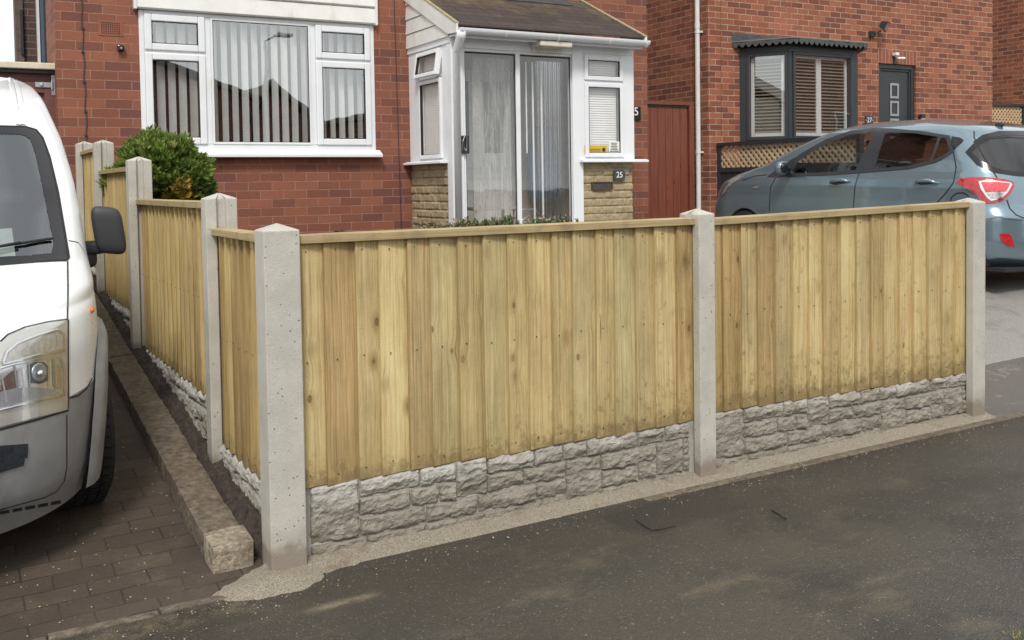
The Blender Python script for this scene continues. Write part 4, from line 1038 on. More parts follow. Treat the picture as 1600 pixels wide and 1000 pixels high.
# barge boards, roof, gutter
def barge(x0, x1, name='barge_board'):
    b = MB(); dz = .16
    b.prism([(8.22, rz(8.22)), (PYB-.004, rz(PYB)), (PYB-.004, rz(PYB)-dz), (8.40, rz(8.40)-dz), (8.22, rz(8.22)-.085)], lambda p: (x0, p[0], p[1]), lambda p: (x1, p[0], p[1]))
    b.build(name, M['upvcold'], P_, bevel=.003)
barge(4.095, 4.118); barge(6.245, 6.268)
M['moss'] = plain('lichen_crust', (.33, .28, .17), .95, var=.4, vs=40, bmp=.6)
for xa in (4.09, 6.235):
    b = MB(); b.prism([(8.22, rz(8.22)+.001), (PYB-.004, rz(PYB)+.001), (PYB-.004, rz(PYB)+.014), (8.22, rz(8.22)+.012)], lambda p: (xa, p[0], p[1]), lambda p: (xa+.036, p[0], p[1])); b.build('verge_strip', M['moss'], P_)
def shingle_mat():
    mt, nt, N, L, b = newmat('brown_shingles')
    v = coords(nt, 'World'); p = sep(nt, v)
    s = mth(nt, 'MULTIPLY', p[1], 1.108)
    bt = N.new('ShaderNodeTexBrick'); L.new(comb(nt, p[0], s, 0), bt.inputs['Vector']); bt.inputs['Scale'].default_value = 1
    bt.inputs['Brick Width'].default_value = .31; bt.inputs['Row Height'].default_value = .135; bt.inputs['Mortar Size'].default_value = .004; bt.inputs['Color1'].default_value = (0, 0, 0, 1); bt.inputs['Color2'].default_value = (1, 1, 1, 1)
    c = ramp(nt, bt.outputs['Color'], [(0, (.042, .030, .027)), (1, (.062, .045, .038))])
    c = mix(nt, .5, c, ramp(nt, nz(nt, v, 300, 3, .8), [(.3, (.25, .25, .25)), (.7, (.75, .75, .75))]), 'OVERLAY')
    gm = mth(nt, 'ADD', nz(nt, coords(nt, 'World', (1, .6, 1)), 2.6, 6, .7), mth(nt, 'MULTIPLY_ADD', p[1], .35, -3.15))
    c = mix(nt, mth(nt, 'MULTIPLY', ramp(nt, gm, [(.42, 0.0), (.62, 1.0)]), .65), c, (.15, .115, .06))
    c = mix(nt, bt.outputs['Fac'], c, (.014, .012, .011))
    L.new(c, b.inputs['Base Color']); b.inputs['Roughness'].default_value = .9
    saw = mth(nt, 'FRACT', mth(nt, 'DIVIDE', s, .135))
    bump(nt, b, mth(nt, 'SUBTRACT', mth(nt, 'MULTIPLY', nz(nt, v, 300, 3), .3), mth(nt, 'ADD', saw, bt.outputs['Fac'])), .6, .006); return mt
b = MB(); b.prism([(8.235, rz(8.235)-.022), (8.235, rz(8.235)-.008), (PYB-.004, rz(PYB)-.008), (PYB-.004, rz(PYB)-.05)], lambda p: (4.12, p[0], p[1]), lambda p: (6.243, p[0], p[1]))
b.build('roof', shingle_mat(), P_)
b = MB(); b.prism([(9.17, rz(9.17)+.001), (9.17, rz(9.17)+.007), (PYB-.004, rz(PYB)+.010), (PYB-.004, rz(PYB)+.001)], lambda p: (4.6, p[0], p[1]), lambda p: (6.0, p[0], p[1])); b.build('flashing', M['lead'], P_)
b = MB(); gzt = 2.850; gy = 8.225; prof = []
for k in range(13):
    a_ = math.pi*k/12; prof.append((gy-.052*math.cos(a_), gzt-.055*math.sin(a_)*1.0))
inner = [(gy-.046*math.cos(math.pi*k/12), gzt-.049*math.sin(math.pi*k/12)) for k in range(12, -1, -1)]
b.prism(prof+inner, lambda p: (4.12, p[0], p[1]), lambda p: (6.275, p[0], p[1]))
for xx in (4.13, 4.60, 5.18, 5.78, 6.24):
    pr2 = [(gy-.058*math.cos(math.pi*k/12), gzt-.062*math.sin(math.pi*k/12)) for k in range(13)]
    b.prism(pr2, lambda p: (xx, p[0], p[1]), lambda p: (xx+.025, p[0], p[1]))
b.build('gutter', M['upvc'], P_)
b = MB(); b.tube([(4.15, gy, gzt-.02), (4.15, gy+.005, gzt-.07), (4.175, PYF-.03, gzt-.19), (4.175, PYF-.03, .85)], [.05, .045, .034, .034], 14); b.build('downpipe', M['upvc'], P_, smooth=True)
b = MB(); b.box(4.12, 6.243, 8.27, 8.29, 2.775, 2.87); b.box(4.12, 6.243, 8.29, PYF+.02, 2.79, 2.81); b.build('fascia', M['upvc'], P_)
# outside light above the doors
a = oY(835, 68, 8.33); c = oY(885, 80, 8.33)
t = thing('bulkhead_light', ((a.x+c.x)/2, 8.33, c.z), 'long cream outdoor light fixed under the porch gutter', 'light')
b = MB(); b.box(a.x, c.x, 8.215, 8.40, 2.735, 2.788); b.build('cover', plain('cream_diffuser', (.62, .58, .48), .35), t, bevel=.012)
b = MB(); b.box(a.x+.02, c.x-.01, 8.401, 8.415, 2.70, 2.785); b.build('base', M['upvcold'], t)
# letter slot and number plaque
a = oY(925, 284, PYF); c = oY(957, 296, PYF)
b = MB(); b.frame(fp, a.x, c.x, c.z, a.z, .012, .012, .012, .012, -.012, .02); lb = b.build('letterbox', M['brass'], P_, bevel=.003)
b = MB(); b.box(a.x+.012, c.x-.012, PYF-.004, PYF+.004, c.z+.012, a.z-.012); b.build('flap', M['slate'], lb)
a = oY(957, 266, PYF); c = oY(975, 281, PYF)
t = thing('number_plaque', ((a.x+c.x)/2, PYF, c.z), 'small slate plaque reading 25 on the stone base of the porch', 'house number')
b = MB(); x0, x1, z0, z1 = a.x, c.x, c.z, a.z; k_ = .018
b.prism([(x0+k_, z0), (x1-k_, z0), (x1-k_*.6, z0+k_*.6), (x1, z0+k_), (x1, z1-k_), (x1-k_*.6, z1-k_*.6), (x1-k_, z1), (x0+k_, z1), (x0+k_*.6, z1-k_*.6), (x0, z1-k_), (x0, z0+k_), (x0+k_*.6, z0+k_*.6)], lambda p: (p[0], PYF-.022, p[1]), lambda p: (p[0], PYF-.005, p[1]))
b.build('plate', M['slate'], t)
text('numerals', '25', .085, M['whitepaint'], t, ((x0+x1)/2, PYF-.023, (z0+z1)/2), tight=.95)
# inside the porch
b = MB(); b.box(4.15, 6.2, PYF+.1, PYB-.01, .84, .88); b.build('floor', M['room'], P_)
b = MB(); b.box(XL-.001, XR-.019, PYF+.006, PYF+.09, .5, .80); b.build('threshold', M['clad'], P_)
b = MB(); b.box(6.17, 6.2, PYF+.1, PYB-.005, .88, 2.9); b.box(4.2, 6.17, PYB-.03, PYB-.003, 2.62, 2.95); b.box(5.36, 6.17, PYB-.03, PYB-.003, .88, 2.62); b.box(4.16, 4.43, PYB-.03, PYB-.003, .88, 2.62); b.build('inner_lining', plain('cream_wall', (.62, .58, .50), .85), P_)
b = MB(); b.box(4.44, 5.35, PYB-.02, PYB+.04, .88, 2.62); idr = b.build('inner_door', plain('off_white_door', (.80, .80, .78), .4), P_)
b = MB()
for (u0, u1, v0, v1) in ((.1, .42, .12, .5), (.5, .82, .12, .5), (.1, .82, .6, .72)):
    b.frame(fnY(PYB-.02), 4.44+u0, 4.44+u1, .88+v0, .88+v1, .02, .02, .02, .02, -.012, 0)
b.build('moulding', M['upvc'], idr)
b = MB(); b.box(4.56, 4.80, PYB-.03, PYB-.021, 1.75, 2.5); b.box(4.98, 5.22, PYB-.03, PYB-.021, 1.75, 2.5); b.build('pane', M['dark'], idr)
b = MB()
x_ = 5.16; P = []
for k in range(60):
    P.append([(5.15+k*.0052, PYF+.16+.018*math.sin(k*1.25)+.004*math.sin(k*.6), z) for z in (.92, 2.64)])
b.grid(P); b.build('curtain', M['filmy'], P_, smooth=True)
b = MB(); b.tube([(5.02, PYF+.13, 2.62), (5.02, PYF+.13, 1.72)], .008, 6); b.tube([(5.10, PYF+.14, 2.62), (5.105, PYF+.14, 1.0)], .010, 6); b.tube([(5.20, PYF+.14, 2.62), (5.205, PYF+.14, 1.0)], .010, 6); b.build('blind_wand', M['upvc'], P_)
# hanging blue coat
t = thing('coat', (5.25, 9.2, 1.2), 'pale blue coat hanging inside the porch behind the right glass door', 'coat')
b = MB(); P = []
for j in range(22):
    v = j/21; z = lerp(2.02, 1.25, v); r = []
    wdt = lerp(.09, .17, sm(v*2.2)); wdt *= 1-.15*sm((v-.7)*3)
    for k in range(28):
        a_ = 2*math.pi*k/27; fold = 1+.13*math.sin(a_*7+v*2)+.07*math.sin(a_*11+v*5)
        r.append((5.56+wdt*math.cos(a_)*fold, 9.12+.07*math.sin(a_)*fold, z))
    P.append(r)
b.grid(P); b.build('body', plain('blue_cloth', (.16, .24, .34), .9, var=.2, bmp=.3), t, smooth=True)
b = MB(); b.tube([(5.56, 9.12, 2.14), (5.56, 9.12, 2.04), (5.48, 9.12, 1.99)], .008, 6); b.tube([(5.56, 9.12, 2.04), (5.64, 9.12, 1.99)], .008, 6); b.build('hanger', M['steel'], t)
# parcels on a low table
t = thing('side_table', (4.75, 8.85, .88), 'low table inside the porch behind the left glass door', 'table')
b = MB(); b.box(4.5, 5.0, 8.7, 9.0, 1.16, 1.19); b.build('top', M['room'], t, bevel=.004)
for (xx, yy) in ((4.52, 8.72), (4.96, 8.72), (4.52, 8.96), (4.96, 8.96)): b = MB(); b.box(xx, xx+.025, yy, yy+.025, .88, 1.16); b.build('leg', M['room'], t)
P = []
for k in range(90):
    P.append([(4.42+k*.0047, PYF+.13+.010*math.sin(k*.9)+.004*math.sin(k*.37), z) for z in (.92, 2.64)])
b = MB(); b.grid(P); b.build('net_reflection_sheet', M['net_reflect'], P_, smooth=True)  # net sheet; its streaky white stands in for reflected car and houses
# chrome walking frame handle seen low behind the right pane
t = thing('walking_frame', (5.12, 8.72, .88), 'chrome tubular frame standing low behind the right porch door pane', 'walking frame')
b = MB(); pts = [(4.98, 8.72, .88), (4.98, 8.72, 1.08), (5.01, 8.72, 1.14), (5.06, 8.72, 1.16), (5.18, 8.72, 1.16), (5.23, 8.72, 1.14), (5.26, 8.72, 1.08), (5.26, 8.72, .88)]
b.tube(pts, .011, 8); b.build('front_tube', M['chrome'], t, smooth=True)
b = MB(); b.tube([(4.98, 8.72, 1.0), (5.12, 8.72, 1.1), (5.26, 8.72, 1.0)], .009, 8); b.build('cross_bar', M['chrome'], t, smooth=True)
# ================================================================== SIDE GATE OF THE DARK BRICK HOUSE AND REAR WALL
GY = 9.62
t = thing('side_gate', (.2, GY, .78), 'brown boarded double gate under a pale coping, between the van and the brick house', 'gate')
b = MB(); b.m(M['brownpaint']).box(-1.1, .885, GY, GY+.04, .85, 2.44)
b.build('boards', None, t)
b = MB(); b.frame(fnY(GY), -.1, .87, .9, 2.36, .10, .10, .12, .09, -.03, 0); b.box(-.0, .77, GY-.028, GY, 1.6, 1.72); b.build('gate_frame', plain('brown_gate_frame', (.14, .055, .045), .55, var=.15), t, bevel=.004)
b = MB(); b.box(-1.2, .90, GY-.10, GY+.10, 2.47, 2.525); b.build('coping', M['stonecap'], t, bevel=.008)
b = MB(); b.box(-1.2, .895, GY-.05, GY+.05, 2.44, 2.47); b.build('lintel', M['anth'], t)
a = oY(80, 117, GY-.04); c = oY(88, 149, GY-.04)
b = MB(); b.box(a.x, c.x+.002, GY-.036, GY-.030, c.z, a.z); z = (a.z+c.z)/2
hx = oY(55, 130, GY-.04).x; b.box(hx, a.x-.001, GY-.042, GY-.034, z-.022, z+.022); b.tube([(a.x+.004, GY-.045, z-.04), (a.x+.004, GY-.045, z+.04)], .009, 8)
b.lathe([(0, -.052), (.014, -.05), (.018, -.042)], (hx+.05, GY, z), 'Y', 16)
for dx in (.008, c.x-a.x-.006):
    for dz in (.02, a.z-c.z-.02): b.lathe([(0, -.04), (.005, -.039), (.005, -.036)], (a.x+dx, GY, c.z+dz), 'Y', 8)
b.build('hinge', M['steel'], t, bevel=.001)
t = thing('rear_building', (1.2, 14, 1.1), 'dark brick wall with a blue-grey downpipe behind the brown gate', 'building')
xl = oY(28, 40, 14).x; b = MB(); b.box(xl, 1.6, 14.0, 14.3, .8, 5.2); b.build('wall', M['brickdark'], t)
b = MB(); b.box(xl-.03, xl+.06, 13.97, 14.31, .8, 5.2); b.build('quoin', plain('brown_render', (.12, .09, .075), .9, var=.3, vs=20), t)
a = oY(31, 15, 13.95); c = oY(33, 85, 13.95); b = MB(); b.box(a.x, a.x+.028, 13.94, 13.969, c.z, a.z); b.build('dark_strip', M['blackpl'], t)  # raised black strip on the quoin where a dark slot runs
a = oY(58, 50, 13.9); c = oY(62, 50, 13.9); b = MB(); b.box(a.x, c.x, 13.88, 13.99, .9, 5.2); b.build('white_trim', M['upvc'], t)
a = oY(62, 50, 13.9); c = oY(75, 50, 13.9); rr_ = (c.x-a.x)/2; b = MB(); b.tube([(a.x+rr_, 13.92, .95), (a.x+rr_, 13.92, 5.2)], rr_, 16)
for z in (3.30, 4.6): b.box(a.x-.02, c.x+.07, 13.90, 13.999, z, z+.05)
b.build('downpipe', plain('blue_grey_pipe', (.055, .085, .12), .45), t, smooth=False)
# ================================================================== HOUSE WITH ORANGE BRICK (number 27)
H27 = thing('brick_house', (12.4, 10.8, 1.1), 'orange-red brick house with pale mortar and dark grey bay window', 'house')
Y7 = 10.8; X7 = 9.285; X7b = 15.535
b = MB()
dl_, dr_ = 12.733, 13.60; dtop = 3.215
wallpieces(b, lambda a, d, z: (a, Y7+d, z), X7, X7b, .4, 6.2, [(9.92, 11.95, 2.0, 3.30), (dl_, dr_, .9, dtop)], 0, .25)
b.box(X7, X7+.25, Y7+.25, 18, .4, 6.2); b.box(X7b-.25, X7b, Y7+.25, 18, .4, 6.2)
b.build('wall', M['brick27'], H27)
b = MB(); b.prism([(Y7-.35, 6.15), (18.3, 6.15), (14.5, 8.4)], lambda p: (X7-.2, p[0], p[1]), lambda p: (X7b+.2, p[0], p[1])); b.build('roof', M['tile'], H27)
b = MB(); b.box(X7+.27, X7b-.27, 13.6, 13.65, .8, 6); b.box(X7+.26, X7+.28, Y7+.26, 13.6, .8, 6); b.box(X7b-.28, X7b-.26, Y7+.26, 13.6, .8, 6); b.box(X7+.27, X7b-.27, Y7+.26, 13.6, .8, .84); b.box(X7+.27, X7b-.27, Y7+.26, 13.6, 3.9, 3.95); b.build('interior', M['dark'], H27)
b = MB(); sol = MB(); k = 0; x = dl_-.03
def soldier():
    mt, nt, N, L, b = newmat('soldier_course'); p = sep(nt, coords(nt, 'World'))
    f = mth(nt, 'FRACT', mth(nt, 'DIVIDE', p[0], .0805))
    g = mth(nt, 'LESS_THAN', f, .12); n = nz(nt, comb(nt, mth(nt, 'FLOOR', mth(nt, 'DIVIDE', p[0], .0805)), 0, 0), 3.3, 1)
    c = ramp(nt, n, [(.35, (.20, .065, .038)), (.65, (.33, .11, .062))]); c = mix(nt, g, c, (.42, .30, .22)); L.new(c, b.inputs['Base Color']); b.inputs['Roughness'].default_value = .9
    return mt
b.box(dl_-.02, dr_+.02, Y7-.003, Y7+.02, dtop+.002, dtop+.215); b.build('soldier_course', soldier(), H27)
# movement line
a = oY(1126.5, -3, Y7); c = oY(1127, 212, Y7); b = MB(); b.tube([a+Vector((0, -.002, 0)), c+Vector((0, -.002, 0))], .004, 5); b.build('movement_joint', plain('sealant', (.09, .04, .03), .8), H27)
# bay
ZB0, ZB1 = 1.93, 3.24
pb = [(9.86, Y7), (10.27, 10.215), (11.59, 10.215), (12.0, Y7)]

b = MB()
b.prism(pb, lambda p: (p[0], p[1], .85), lambda p: (p[0], p[1], ZB0))
bay = b.build('bay_window', M['anth'], H27)
def facet(p, q):
    p = Vector((*p, 0)); q = Vector((*q, 0)); u = (q-p).normalized(); n = Vector((u.y, -u.x, 0))
    L_ = (q-p).length
    return (lambda a, z, d: tuple(p+u*a-n*d+Vector((0, 0, z)))), L_
b = MB(); b.prism(pb, lambda p: (p[0], p[1], ZB1), lambda p: (p[0], p[1], ZB1+.06)); b.build('head', M['anth'], bay)
f1, L1 = facet(pb[0], pb[1]); f2, L2 = facet(pb[1], pb[2]); f3, L3 = facet(pb[2], pb[3])
for fn, L_, m0, m1 in ((f1, L1, .10, .04), (f2, L2, .035, .10), (f3, L3, .04, .1)):
    b = MB(); b.frame(fn, 0, L_, ZB0, ZB1, m0, m1, .05, .04, 0, .07); b.build('frame', M['anth'], bay, bevel=.005)
    b = MB(); b.frame(fn, m0, L_-m1, ZB0+.05, ZB1-.04, .045, .045, .05, .045, -.018, .04); b.build('sash', M['anth'], bay, bevel=.006)
    G = MB(); quadglass(G, fn, m0+.045, L_-m1-.045, ZB0+.10, ZB1-.085, 0); G.build('glass', M['glass'], bay, recalc=False)
b = MB(); z = ZB0+.14
def shut(fn, a0, a1):
    b = MB(); b.frame(fn, a0, a1, ZB0+.08, ZB1-.07, .05, .05, .08, .05, .06, .085)
    b.build('shutter_frame', M['slatwhite'], bay)
    b = MB(); z = ZB0+.17
    while z < ZB1-.13:
        h = .030
        b.hexa([fn(a0+.05, z-h*.45, .052), fn(a1-.05, z-h*.45, .052), fn(a1-.05, z-h*.45+.006, .052), fn(a0+.05, z-h*.45+.006, .052),
                fn(a0+.05, z+h*.45, .10), fn(a1-.05, z+h*.45, .10), fn(a1-.05, z+h*.45+.006, .10), fn(a0+.05, z+h*.45+.006, .10)])
        z += .0475
    b.build('louvres', M['blinddark'], bay)
shut(f2, .09, .60); shut(f2, .60, L2-.15)
shut(f1, .15, L1-.09)
# lead canopy with scalloped edge
def off(p, o, z): return (p[0], p[1], z)
ctop = [(9.72, Y7-.004), (12.40, Y7-.004)]
def ring(o, z): 
    return [(9.86-o*1.05, Y7-.004, z), (10.27-o*.55, 10.215-o, z), (11.59+o*.55, 10.215-o, z), (12.0+o*1.05, Y7-.004, z)]
b = MB(); A_ = [(9.705, Y7-.006, 3.50), (10.42, Y7-.006, 3.50), (11.6, Y7-.006, 3.505), (12.42, Y7-.006, 3.50)]; B_ = ring(.12, 3.37); C_ = ring(.115, 3.345)
rows = []
for P0, P1 in ((A_, B_), (B_, C_)):
    pass
b.add(A_+B_, [(0, 1, 5, 4), (1, 2, 6, 5), (2, 3, 7, 6)])
b.add(B_+[(x, y, 3.36) for x, y, z in B_], [(0, 1, 5, 4), (1, 2, 6, 5), (2, 3, 7, 6)])
b.add(ring(.105, 3.285)+ring(.0, 3.30), [(0, 1, 5, 4), (1, 2, 6, 5), (2, 3, 7, 6)])
cn = b.build('canopy', M['lead'], bay)
b = MB()
def scall(p, q, n):
    p = Vector(p); q = Vector(q); 
    for i in range(n):
        a = lerp(p, q, i/n); c = lerp(p, q, (i+1)/n); k = 8; vs = [a+Vector((0, 0, .0)), c+Vector((0, 0, 0))]
        arc = [lerp(c, a, j/k)-Vector((0, 0, .035+.045*math.sin(math.pi*j/k))) for j in range(k+1)]
        b.add(vs+arc, [tuple(range(len(vs)+len(arc)))])
R1 = ring(.128, 3.365); scall(R1[0], R1[1], 9); scall(R1[1], R1[2], 15); scall(R1[2], R1[3], 9)
o = b.build('scalloped_edge', M['lead'], cn); sm_ = o.modifiers.new('s', 'SOLIDIFY'); sm_.thickness = .006
b = MB(); 
for i in range(3): b.tube([Vector(R1[i])+Vector((0, 0, .004)), Vector(R1[i+1])+Vector((0, 0, .004))], .009, 8)
b.build('lead_roll', plain('pale_lead', (.14, .145, .15), .5), cn)
b = MB(); b.prism([(9.80, Y7), (10.24, 10.17), (11.62, 10.17), (12.06, Y7)], lambda p: (p[0], p[1], ZB0-.03), lambda p: (p[0], p[1], ZB0)); b.build('bay_sill', M['anth'], bay)
# the door
dz0 = 1.12
b = MB(); b.frame(fnY(Y7), dl_, dr_, dz0, dtop, .07, .07, .02, .07, .03, .10); b.frame(fnY(Y7), dl_+.07, dr_-.07, dz0, dtop-.07, .035, .035, .02, .035, .05, .12); b.build('door_frame', M['anth'], H27, bevel=.004)
b = MB(); b.box(dl_+.105, dr_-.105, Y7+.07, Y7+.12, dz0, dtop-.105); D_ = b.build('front_door', M['anth'], H27)
for zc in (2.80, 2.52, 2.24, 1.96):
    xc = oY(1397, 160, Y7+.07).x
    b = MB(); b.frame(fnY(Y7+.07), xc-.10, xc+.10, zc-.12, zc+.12, .035, .035, .035, .035, -.012, 0); b.build('door_window', M['steel'], D_, bevel=.003)
# plaque 27
a = oY(1351, 181, Y7); c = oY(1363, 193, Y7)
t = thing('number_plaque', ((a.x+c.x)/2, Y7, c.z), 'small dark plaque reading 27 on the orange brick wall between bay and door', 'house number')
b = MB(); b.box(a.x, c.x, Y7-.02, Y7-.003, c.z-.02, a.z); b.build('plate', M['slate'], t, bevel=.003)
text('numerals', '27', .11, M['whitepaint'], t, ((a.x+c.x)/2, Y7-.021, (a.z+c.z)/2-.01))
b = MB(); 
for s_ in (-1, 1): b = MB(); b.lathe([(0, -.0225), (.007, -.0225), (.007, -.02)], ((a.x+c.x)/2+s_*.075, Y7, (a.z+c.z)/2-.01), 'Y', 10); b.build('dot', M['whitepaint'], t)
# floodlight
q = oY(1381, 40, Y7-.15); fx, fz = q.x, q.z
t = thing('floodlight', (fx-.12, Y7, fz-.1), 'black halogen floodlight with sensor, high on the orange brick wall', 'light')
b = MB(); nrm = Vector((.45, -.75, -.48)).normalized(); ux = Vector((0, 0, 1)).cross(nrm).normalized(); uy = nrm.cross(ux)
cen = Vector((fx, Y7-.15, fz))
def bx3(b, c, hx, hy, hz, taper=1):
    P = []
    for sz_, tp in ((-1, taper), (1, 1)):
        for sx, sy in ((-1, -1), (1, -1), (1, 1), (-1, 1)): P.append(tuple(c+ux*sx*hx*tp+uy*sy*hy*tp+nrm*sz_*hz))
    b.hexa(P)
bx3(b, cen, .105, .08, .055, .55); b.build('housing', M['blackpl'], t, bevel=.004)
b = MB(); bx3(b, cen+nrm*.057, .088, .062, .002); b.build('reflector', M['clearlamp'], t)
b = MB(); b.tube([cen-uy*.08, cen-uy*.11-nrm*.02, Vector((fx-.08, Y7-.06, fz-.12)), Vector((fx-.1, Y7, fz-.11))], .012, 8); b.box(fx-.17, fx-.06, Y7-.05, Y7-.001, fz-.16, fz-.08); b.build('bracket', M['blackpl'], t)
# white sensor light
a = oY(1399, 82, Y7-.08)
t = thing('sensor_light', (a.x+.05, Y7, a.z-.1), 'small white sensor light above the dark front door', 'light')
b = MB(); b.box(a.x, a.x+.07, Y7-.10, Y7-.02, a.z-.05, a.z); b.build('head', M['upvc'], t, bevel=.01)
b = MB(); b.tube([(a.x+.03, Y7-.05, a.z-.05), (a.x+.08, Y7-.06, a.z-.085), (a.x+.19, Y7-.10, a.z-.085)], [.014, .018, .022], 8); b.build('arm', M['upvc'], t)
b = MB(); b.box(a.x+.03, a.x+.07, Y7-.03, Y7-.001, a.z-.16, a.z-.05); b.build('bracket', M['blackpl'], t)
a = oY(1434, 179, Y7)
t = thing('wall_lantern', (a.x, Y7, a.z-.2), 'small black and white wall lantern right of the dark door, above the car roof', 'light')
b = MB(); b.lathe([(0, 0), (.045, 0), (.045, -.06), (.03, -.065)], (a.x+.03, Y7-.07, a.z), 'Z', 16); b.box(a.x, a.x+.06, Y7-.05, Y7-.001, a.z-.05, a.z-.01); b.build('cap', M['blackpl'], t)
b = MB(); b.lathe([(.035, -.065), (.035, -.16), (0, -.17)], (a.x+.03, Y7-.07, a.z), 'Z', 16); b.build('glass_shade', M['paper'], t)
# white downpipe on the side wall
t = thing('downpipe', (9.2, 10.93, .9), 'tall white downpipe on the side wall beside the red wooden gate', 'downpipe')
p0 = oX(1090.5, 165, 9.225); b = MB(); b.tube([(9.225, p0.y, .9), (9.225, p0.y, 6.1)], .034, 18); b.build('pipe', M['upvcold'], t, smooth=False)
for py in (50, 238):
    z = oX(1090, py, 9.225).z; b = MB(); b.tube([(9.225, p0.y, z-.02), (9.225, p0.y, z+.02)], .040, 18); b.box(9.24, 9.284, p0.y-.05, p0.y+.015, z-.012, z+.012); b.build('bracket', M['upvcold'], t)
z = oX(1090, 42, 9.225).z; b = MB(); b.tube([(9.225, p0.y, z-.03), (9.225, p0.y, z+.06)], .0385, 18); b.build('collar', M['upvcold'], t)
# red wooden gate
GY2 = 10.9
t = thing('wooden_gate', (8.6, GY2+.3, .95), 'red-brown stained wooden gate between the two brick houses', 'gate')
b = MB(); gx0, gx1 = 7.2, 9.07
n = 14; wd = (gx1-.06-gx0)/n
for i in range(n): b.box(gx0+i*wd, gx0+(i+1)*wd-.006, GY2+.02, GY2+.045, .9, 2.44)
b.box(gx0, gx1-.05, GY2+.045, GY2+.05, .9, 2.44)
b.build('boards', M['gate'], t)
b = MB(); b.box(gx0, gx1+.02, GY2-.01, GY2+.06, 2.47, 2.52); b.build('head_rail', M['gate'], t)
b = MB(); b.box(gx0, gx1-.06, GY2+.0, GY2+.05, 2.445, 2.468); b.build('gap_strip', M['rubber'], t)
b = MB(); b.box(gx1-.05, gx1+.03, GY2-.01, GY2+.06, .9, 2.468); b.build('gate_post', M['gate'], t)
# ================================================================== TRELLIS FENCES
def trellis(fn, a0, a1, zt, label, loc, zsp=.30, hz=.05):
    t = thing('trellis_fence', loc, label, 'fence')
    z1 = zt-hz; z0 = z1-zsp
    b = MB(); b.hexa([fn(a0-.04, zt-hz, -.045), fn(a1+.04, zt-hz, -.045), fn(a1+.04, zt-hz, .045), fn(a0-.04, zt-hz, .045), fn(a0-.04, zt, -.045), fn(a1+.04, zt, -.045), fn(a1+.04, zt, .045), fn(a0-.04, zt, .045)])
    b.frame(fn, a0, a1, z0-.06, z1+.001, .02, .02, .06, .001, -.03, .03); b.build('frame', M['anth'], t, bevel=.004)
    for (sg_, d0, nm) in ((1, -.008, 0), (-1, .0, 1)):
        b = MB(); p = .098; wv = .030; L_ = a1-.02-(a0+.02); hsp = z1-z0; k = -int(hsp/p)-1
        A0 = a0+.02; A1 = a1-.02
        while k*p < L_+hsp:
            # strip: line a = A0 + k*p + sg*(z-z0) (+hsp for the other direction)
            def al(z): return A0+k*p+(z-z0) if sg_ > 0 else A0+k*p+(z1-z)
            hw_ = wv*.707
            poly = []
            N_ = 16
            lo = [(max(A0, min(A1, al(lerp(z0, z1, i/N_))-hw_)), lerp(z0, z1, i/N_)) for i in range(N_+1)]
            hi = [(max(A0, min(A1, al(lerp(z0, z1, i/N_))+hw_)), lerp(z0, z1, i/N_)) for i in range(N_+1)]
            for i in range(N_):
                if hi[i][0]-lo[i][0] < 1e-5 and hi[i+1][0]-lo[i+1][0] < 1e-5: continue
                b.hexa([fn(lo[i][0], lo[i][1], d0), fn(hi[i][0], hi[i][1], d0), fn(hi[i][0], hi[i][1], d0+.0075), fn(lo[i][0], lo[i][1], d0+.0075),
                        fn(lo[i+1][0], lo[i+1][1], d0), fn(hi[i+1][0], hi[i+1][1], d0), fn(hi[i+1][0], hi[i+1][1], d0+.0075), fn(lo[i+1][0], lo[i+1][1], d0+.0075)])
            k += 1
        b.build('lattice', M['lattice'], t)
    b = MB(); n = int((a1-a0)/.12); wd = (a1-a0)/n
    for i in range(n): b.hexa([fn(a0+i*wd, .45, -.012), fn(a0+(i+1)*wd-.008, .45, -.012), fn(a0+(i+1)*wd-.008, .45, .012), fn(a0+i*wd, .45, .012), fn(a0+i*wd, z0-.06, -.012), fn(a0+(i+1)*wd-.008, z0-.06, -.012), fn(a0+(i+1)*wd-.008, z0-.06, .012), fn(a0+i*wd, z0-.06, .012)])
    b.hexa([fn(a0, .45, .013), fn(a1, .45, .013), fn(a1, .45, .018), fn(a0, .45, .018), fn(a0, z0-.06, .013), fn(a1, z0-.06, .013), fn(a1, z0-.06, .018), fn(a0, z0-.06, .018)])
    b.build('lower_boards', M['anth'], t)
    for aa in (a0-.03, a1+.0):
        b = MB(); b.hexa([fn(aa-.01, .4, -.035), fn(aa+.03, .4, -.035), fn(aa+.03, .4, .035), fn(aa-.01, .4, .035), fn(aa-.01, zt-hz-.001, -.035), fn(aa+.03, zt-hz-.001, -.035), fn(aa+.03, zt-hz-.001, .035), fn(aa-.01, zt-hz-.001, .035)]); b.build('post', M['anth'], t)
    return t
trellis(lambda a, z, d: (9.45+d, a, z), 8.30, 10.74, 1.945, 'dark fence topped with diamond lattice, behind the blue car below the bay window', (9.45, 9.5, .8))
a = oY(1597, 163, 11.8); c = oY(1590, 197, 11.8)
trellis(lambda x, z, d: (x, 11.8+d, z), 16.0, a.x, a.z+.0, 'far dark fence with pale diamond lattice at the right edge, beyond the orange brick house', (16.9, 11.8, 1.0), zsp=.40)
# far right house
t = thing('brick_house', (20.5, 14, 1.3), 'brick house wall in shade at the right edge beyond the orange brick house', 'house')
b = MB(); b.box(18.7, 24, 10.9, 20, .6, 6.4); b.build('wall', M['brick27'], t); b = MB(); b.prism([(10.6, 6.35), (20.3, 6.35), (15.5, 8.8)], lambda p: (18.5, p[0], p[1]), lambda p: (24.2, p[0], p[1])); b.build('roof', M['tile'], t)
